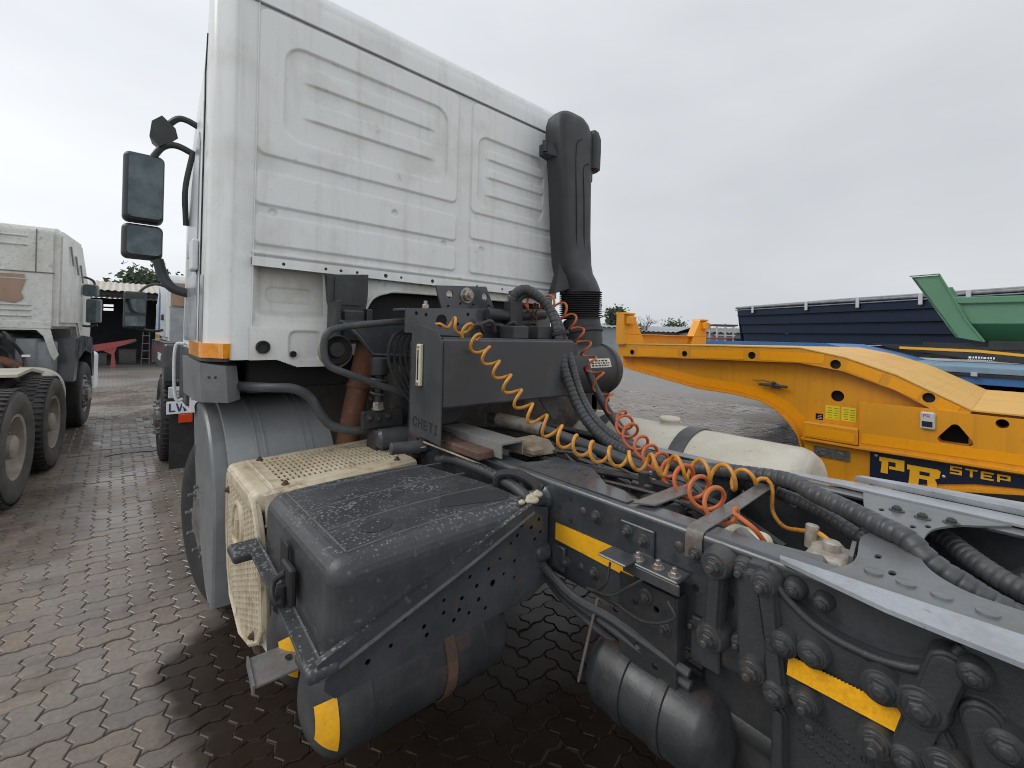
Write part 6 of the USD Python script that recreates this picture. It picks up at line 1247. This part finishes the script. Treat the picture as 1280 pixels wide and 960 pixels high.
part(LT, 'axle', cyl((-2.9, 6.13, .515), (-.7, 6.13, .515), .09, 16), 'chassis_dark', 40)
part(LT, 'axle', cyl((-2.9, 7.43, .515), (-.7, 7.43, .515), .09, 16), 'chassis_dark', 40)
wheel(LT, (-.70, 10.15, .515), .515, .30, out=1, front=True)
wheel(LT, (-2.85, 10.15, .515), .515, .30, out=-1)

# ---------------------------------------------------------------- truck parked ahead, in the gap
AT = thing('tractor_truck', 'white truck with tan rear panel parked ahead, only its left edge in view', 'truck', (1.7, 8.0, 0))
AC = bg_cab(AT, .52, 2.9, 7.2, 2.4, 1.45, 2.32, 'white_clean', ribs=False, z_split=1.885)
part(AC, 'flank_panel', prism(Polygon([(7.25, 1.5), (7.25, 2.16), (7.4, 2.25), (8.6, 2.24), (9.1, 2.0), (9.3, 1.5)]), 'x', .500, .52), 'white_clean', 30)
part(AC, 'rear_panel', chbox((.535, 7.180, 1.90), (2.7, 7.197, 2.20), .006), 'patch_brown', 30)
part(AC, 'rear_panel', chbox((.53, 7.175, 1.36), (2.8, 7.197, 1.88), .006), 'grey_panel', 30)
part(AC, 'side_stripe', prism(Polygon([(8.3, 1.55), (8.35, 2.1), (8.55, 2.2), (8.6, 1.55)]), 'x', .494, .4985), 'trailer_blue', False)
part(AC, 'door_handle', chbox((.48, 7.7, 1.72), (.499, 7.9, 1.80), .006), 'plastic_black', 30)
part(AC, 'indicator', chbox((.475, 8.3, 1.46), (.499, 8.6, 1.52), .006), 'indicator_amber', 30)
part(AT, 'wheel_arch', MB().add(prism(Polygon([(6.45, 1.45), (8.9, 1.43), (8.9, 1.08), (8.5, 1.12), (6.9, 1.14), (6.75, .95), (6.55, .95)]), 'x', .44, 1.1), chbox((.43, 6.42, 1.0), (.62, 6.6, 1.44), .02)), 'chassis_grey', 30)
part(AT, 'side_lettering', MB().add(*[prism(Polygon([(y, 1.21), (y - .11, 1.21), (y - .13, 1.27), (y - .02, 1.28)]), 'x', .434, .4385) for y in (7.5, 7.34, 7.18)], prism(Polygon([(7.55, 1.285), (7.0, 1.285), (7.0, 1.295), (7.55, 1.295)]), 'x', .434, .4385)), 'plate_white', False)
wheel(AT, (.575, 7.0, .52), .52, .30, out=-1, lugs=True, front=True)
wheel(AT, (2.75, 7.0, .52), .52, .30, out=1)
part(AT, 'chassis', MB().add(chbox((1.28, 5.6, .75), (1.36, 9.4, 1.05), .01), chbox((2.04, 5.6, .75), (2.12, 9.4, 1.05), .01), rbox((.9, 7.3, .5), (2.5, 9.4, 1.45), .1), chbox((.52, 6.05, 1.02), (2.8, 6.15, 1.06), .01)), 'chassis_dark', 30)
part(AT, 'mud_flap', chbox((.465, 6.02, .10), (.78, 6.035, .72), .004), 'rubber', 30)
NPL = part(AT, 'number_plate', chbox((.43, 5.985, .70), (.80, 6.0, .835), .003), 'plate_white', 30)
part(NPL, 'plate_lettering', text_on('LW', .085, (.442, 5.985, .727), depth=.002, **REAR), 'ink_blue', False)
part(AT, 'lamp_bracket', MB().add(chbox((.445, 6.0, .87), (.82, 6.03, .99), .006), *[chbox((.50, 5.985, .885 + .032 * k), (.78, 6.0, .90 + .032 * k), .002) for k in range(3)]), 'grey_box', 30)
part(AT, 'tail_lamp', chbox((.535, 5.97, .60), (.66, 5.995, .695), .006), 'lamp_red', 30)
am = part(AT, 'mirror_housing', rbox((.08, 7.60, 1.60), (.31, 7.70, 2.08), .03), 'plastic_black', 40)
part(am, 'mirror_glass', prism(rr(.10, 1.80, .30, 1.98, .02), 'y', 7.592, 7.598), 'mirror_glass', 30)
part(am, 'mirror_glass', prism(rr(.10, 1.63, .30, 1.76, .02), 'y', 7.592, 7.598), 'mirror_glass', 30)
part(AT, 'mirror_arm', MB().add(pipe([(.56, 7.75, 2.16), (.42, 7.7, 2.2), (.30, 7.66, 2.15), (.22, 7.65, 2.05)], .018, 8), pipe([(.57, 7.75, 1.60), (.40, 7.7, 1.57), (.22, 7.66, 1.60)], .018, 8)), 'plastic_black', 40)

# ---------------------------------------------------------------- open shed at the end of the lane
SH = thing('workshop_shed', 'open fronted workshop shed with beige corrugated roof and dark interior', 'shed', (0, 26, 0))
sy0, sy1 = 23.2, 30.0
def corrug(x0, x1, ya, za, yb, zb, pitch=.2, amp=.022):
    x = np.arange(x0, x1, pitch / 6); off = amp * np.cos(x * 2 * np.pi / pitch); n = len(x); V = []
    for (y, z) in ((ya, za), (yb, zb)): V += [(xx, y, z + o) for xx, o in zip(x, off)]
    F_ = []
    for i in range(n - 1): F_ += [[i, i + 1, n + i + 1], [i, n + i + 1, n + i]]
    return trimesh.Trimesh(V, F_, process=False)
for k in range(8):
    part(SH, 'roof_sheet', corrug(-8 + 2 * k, -8 + 2 * k + 2.02, 23.0, 2.93 + .004 * (k % 2), 26.6, 3.50 + .004 * (k % 2)), 'roof_sheet', 60)
part(SH, 'roof_rear', corrug(-8, 8, 26.6, 3.51, 30.2, 2.95), 'roof_sheet', 60)
bw = sbox(-8, 0, 8, 2.92).difference(sbox(-.42, 2.50, -.05, 2.62)).difference(sbox(-.42, 2.30, -.05, 2.43)).difference(sbox(-4.4, 2.3, -3.4, 2.6)).difference(sbox(3.4, 2.3, 4.4, 2.6))
part(SH, 'rear_wall', prism(bw, 'y', 29.9, 30.0), 'shed_dark', False)
for x in (-8, 7.9): part(SH, 'end_wall', prism(Polygon([(23.3, 0), (30, 0), (30, 2.9), (26.6, 3.45), (23.3, 2.9)]), 'x', x, x + .1), 'shed_dark', False)
part(SH, 'eave_beam', chbox((-8, 23.15, 2.74), (8, 23.27, 2.90), .01), 'shed_dark', 30)
for x in (-6, -3.2, 2.2, 5.2): part(SH, 'post', chbox((x, 23.2, 0), (x + .14, 23.34, 2.75), .01), 'crate_dark', 30)
part(SH, 'floor_slab', chbox((-8, 23.3, -.01), (8, 29.9, .03), .005), 'shed_slab', 30)
RJ = thing('loader_boom', 'faded red sloping steel boom on a prop, standing in the shed mouth', 'boom', (-.2, 22.6, 0))
part(RJ, 'boom', MB().add(prism(Polygon([(-.86, .52), (-.86, .80), (.05, .98), (.62, 1.10), (.66, 1.02), (.45, .92), (-.1, .72)]), 'y', 22.5, 22.7)), 'jib_red', 30)
part(RJ, 'prop', MB().add(prism(Polygon([(-.12, .72), (.10, .80), (.02, .55), (.08, .0), (-.08, .0), (-.06, .5), (-.35, .68)]), 'y', 22.52, 22.66)), 'jib_red', 30)
part(RJ, 'boom_tip', prism(Polygon([(.40, .93), (.62, 1.10), (.66, 1.02), (.45, .91)]), 'y', 22.48, 22.72), 'crate_dark', 30)
part(RJ, 'prop', chbox((-.86, 22.5, 0), (-.74, 22.7, .55), .01), 'jib_red', 30)
def loose(name, label, cat, lo, hi, m, extra=None):
    c = ((lo[0] + hi[0]) / 2, (lo[1] + hi[1]) / 2, 0)
    p = thing(name, label, cat, c)
    part(p, 'body', MB().add(chbox(lo, hi, .02)), m, 30)
    mb = MB()
    for z in (lo[2] + .08, hi[2] - .05): mb.add(chbox((lo[0] - .015, lo[1] - .015, z), (hi[0] + .015, hi[1] + .015, z + .04), .006))
    part(p, 'rim', mb, m, 30)
loose('steel_crate', 'low dark crate under the red boom in the shed mouth', 'crate', (-.75, 23.6, .03), (-.2, 24.2, .48), 'crate_dark')
loose('steel_crate', 'upright dark cabinet deep in the shed, right of the red boom', 'cabinet', (.15, 24.2, .03), (.7, 24.8, .62), 'crate_dark')
ST = thing('step_ladder', 'dark folding step ladder standing at the right of the shed mouth', 'ladder', (.95, 23.0, 0))
part(ST, 'frame', MB().add(tube([(.82, 22.9, 0), (.86, 23.05, 1.35)], .018, 8), tube([(1.08, 22.9, 0), (1.06, 23.05, 1.35)], .018, 8), tube([(.82, 23.5, 0), (.87, 23.1, 1.35)], .015, 8), tube([(1.08, 23.5, 0), (1.05, 23.1, 1.35)], .015, 8)), 'crate_dark', 40)
for k in range(4): part(ST, 'tread', chbox((.83, 22.9 + .04 * k, .3 + .3 * k), (1.08, 23.05 + .03 * k, .325 + .3 * k), .005), 'rim_steel', 30)

# ---------------------------------------------------------------- trees and far buildings
def leafy(name, label, c, hgt, rad, tz, seed, n=2600, leaf=.16, squash=.8):
    rg = np.random.default_rng(seed); t = thing(name, label, 'tree', (c[0], c[1], 0))
    cc = np.array([c[0], c[1], tz])
    tr = MB().add(tube(spline([(c[0], c[1], -.02), (c[0] + .1, c[1], tz * .4), (c[0] - .05, c[1] + .1, tz * .8), (c[0], c[1], tz + rad * .3)], 5), np.linspace(.16, .05, 16) * rad / 1.6, 10))
    cl = []
    for k in range(26):
        d = rg.normal(size=3); d /= np.linalg.norm(d); d[2] = d[2] * .9 + .15
        p = cc + d * np.array([rad, rad, rad * squash]) * rg.uniform(.35, .86); cl.append((p, rg.uniform(.22, .42) * rad))
        tr.add(tube([cc + [0, 0, -rad * .45], cc + (p - cc) * .5, p], [.05 * rad / 1.6, .03 * rad / 1.6, .012], 6))
    part(t, 'trunk', tr, 'bark', 40)
    V, Fq = [], []
    for k in range(n):
        p, r = cl[rg.integers(len(cl))]; q = p + rg.normal(size=3) * r * .55; s = leaf * rg.uniform(.6, 1.3)
        a = rg.normal(size=3); a /= np.linalg.norm(a); b = np.cross(a, rg.normal(size=3)); b /= np.linalg.norm(b)
        i = len(V); V += [q - a * s, q + b * s * .5, q + a * s, q - b * s * .5]; Fq += [[i, i + 1, i + 2], [i, i + 2, i + 3]]
    part(t, 'crown', trimesh.Trimesh(V, Fq, process=False), 'leaf', False)
leafy('tree', 'dark crowned tree peeping over the beige shed roof', (1.7, 40.0), 4, 2.5, 4.15, 4, 2200, .2, .3)
c = cw(10.4, 45); leafy('tree', 'round evergreen tree standing behind the yellow trailer headboard', c, 5, 1.55, 3.4, 8, 2400, .16, .8)
c = cw(20.4, 56); leafy('tree', 'low bushy tree behind the grey warehouse roofs at right', c, 4, 1.8, 2.6, 12, 1600, .18, .5)
def bare(c, h, seed, label):
    rg = np.random.default_rng(seed); t = thing('bare_tree', label, 'tree', (c[0], c[1], 0)); mb = MB()
    def grow(p, d, L, r, lev):
        q = p + d * L; mb.add(tube([p, (p + q) / 2 + rg.normal(size=3) * L * .06, q], [r, r * .8, r * .6], 5))
        if lev:
            for k in range(4 if lev > 1 else 5):
                e = d + rg.normal(size=3) * .55; e[2] = abs(e[2]) * .8 + .15; e /= np.linalg.norm(e); grow(p + d * L * rg.uniform(.5, 1), e, L * rg.uniform(.5, .75), r * .55, lev - 1)
    grow(np.array([c[0], c[1], -.02]), np.array([.03, 0, 1.0]), h * .42, .10, 4)
    part(t, 'branches', mb, 'bark', 40)
bare(cw(13.6, 46), 4.6, 5, 'leafless thin tree right of the round evergreen')
def barn(name, label, X0_, X1_, Z, hw, hr, depth, rm, wm, door=None):
    o = cw(X0_, Z); t = thing(name, label, 'building', (o[0], o[1], 0)); L = X1_ - X0_
    bl_ = lambda m: local(m.mesh() if isinstance(m, MB) else m, o, ge, gd)
    part(t, 'wall', bl_(MB().add(chbox((0, 0, -.02), (L, .15, hw), .01), chbox((0, depth - .15, -.02), (L, depth, hw), .01), chbox((0, .16, -.02), (.15, depth - .16, hw), .01), chbox((L - .15, .16, -.02), (L, depth - .16, hw), .01))), wm, 30)
    r_ = corrug(-.3, L + .3, -.4, hw + .02, depth * .5, hr, .5, .04); part(t, 'roof', bl_(r_), rm, 60)
    r_ = corrug(-.3, L + .3, depth * .5, hr, depth + .4, hw, .5, .04); part(t, 'roof', bl_(r_), rm, 60)
    for (a, b, z0, z1) in (door or []): part(t, 'window', bl_(chbox((a, -.03, z0), (b, -.005, z1), .005)), 'void_black', 30)
barn('warehouse', 'pale grey warehouse roof left of the yellow headboard', 5.5, 12.0, 42, 2.55, 3.05, 9, 'roof_grey', 'roof_grey')
barn('warehouse', 'long grey roofed warehouse seen over the yellow gooseneck', 12.4, 22.0, 46, 2.3, 3.0, 9, 'roof_grey', 'wall_grey', [(1.0, 2.6, .5, 2.0), (5.6, 6.8, .4, 2.0)])
barn('warehouse', 'low brown walled warehouse ending left of the navy tipper', 17.0, 30.0, 38, 2.25, 2.75, 8, 'wall_grey', 'wall_grey', [(1.2, 3.4, 1.0, 1.8), (5, 7, 1.0, 1.8)])
barn('warehouse', 'dull grey store roof behind the workshop shed', -38, -26, 46, 2.3, 3.0, 9, 'roof_grey', 'wall_grey')
SC = thing('steel_scaffold', 'pale steel scaffold frame with a red rail beside the navy tipper', 'scaffold', (*cw(12.2, 24), 0))
o = cw(11.2, 24.5)
sl = lambda m: local(m.mesh() if isinstance(m, MB) else m, o, ge, gd)
part(SC, 'frame', sl(MB().add(*[tube([(x, d, 0), (x, d, 2.45 + .1 * (k % 2))], .045, 8) for k, (x, d) in enumerate(((0, 0), (.45, 0), (.9, 0), (0, .9), (.9, .9)))], *[tube([(-.1, 0, z), (1.0, 0, z)], .035, 8) for z in (.7, 1.3, 1.9, 2.4)])), 'clip_silver', 40)
part(SC, 'rail', sl(MB().add(tube([(-3.2, -.05, 1.62), (-.2, -.05, 1.72), (.9, -.05, 1.74)], .05, 8))), 'jib_red', 40)
part(SC, 'platform', sl(chbox((-.2, -.1, 2.42), (1.1, 1.0, 2.5), .01)), 'rust', 30)
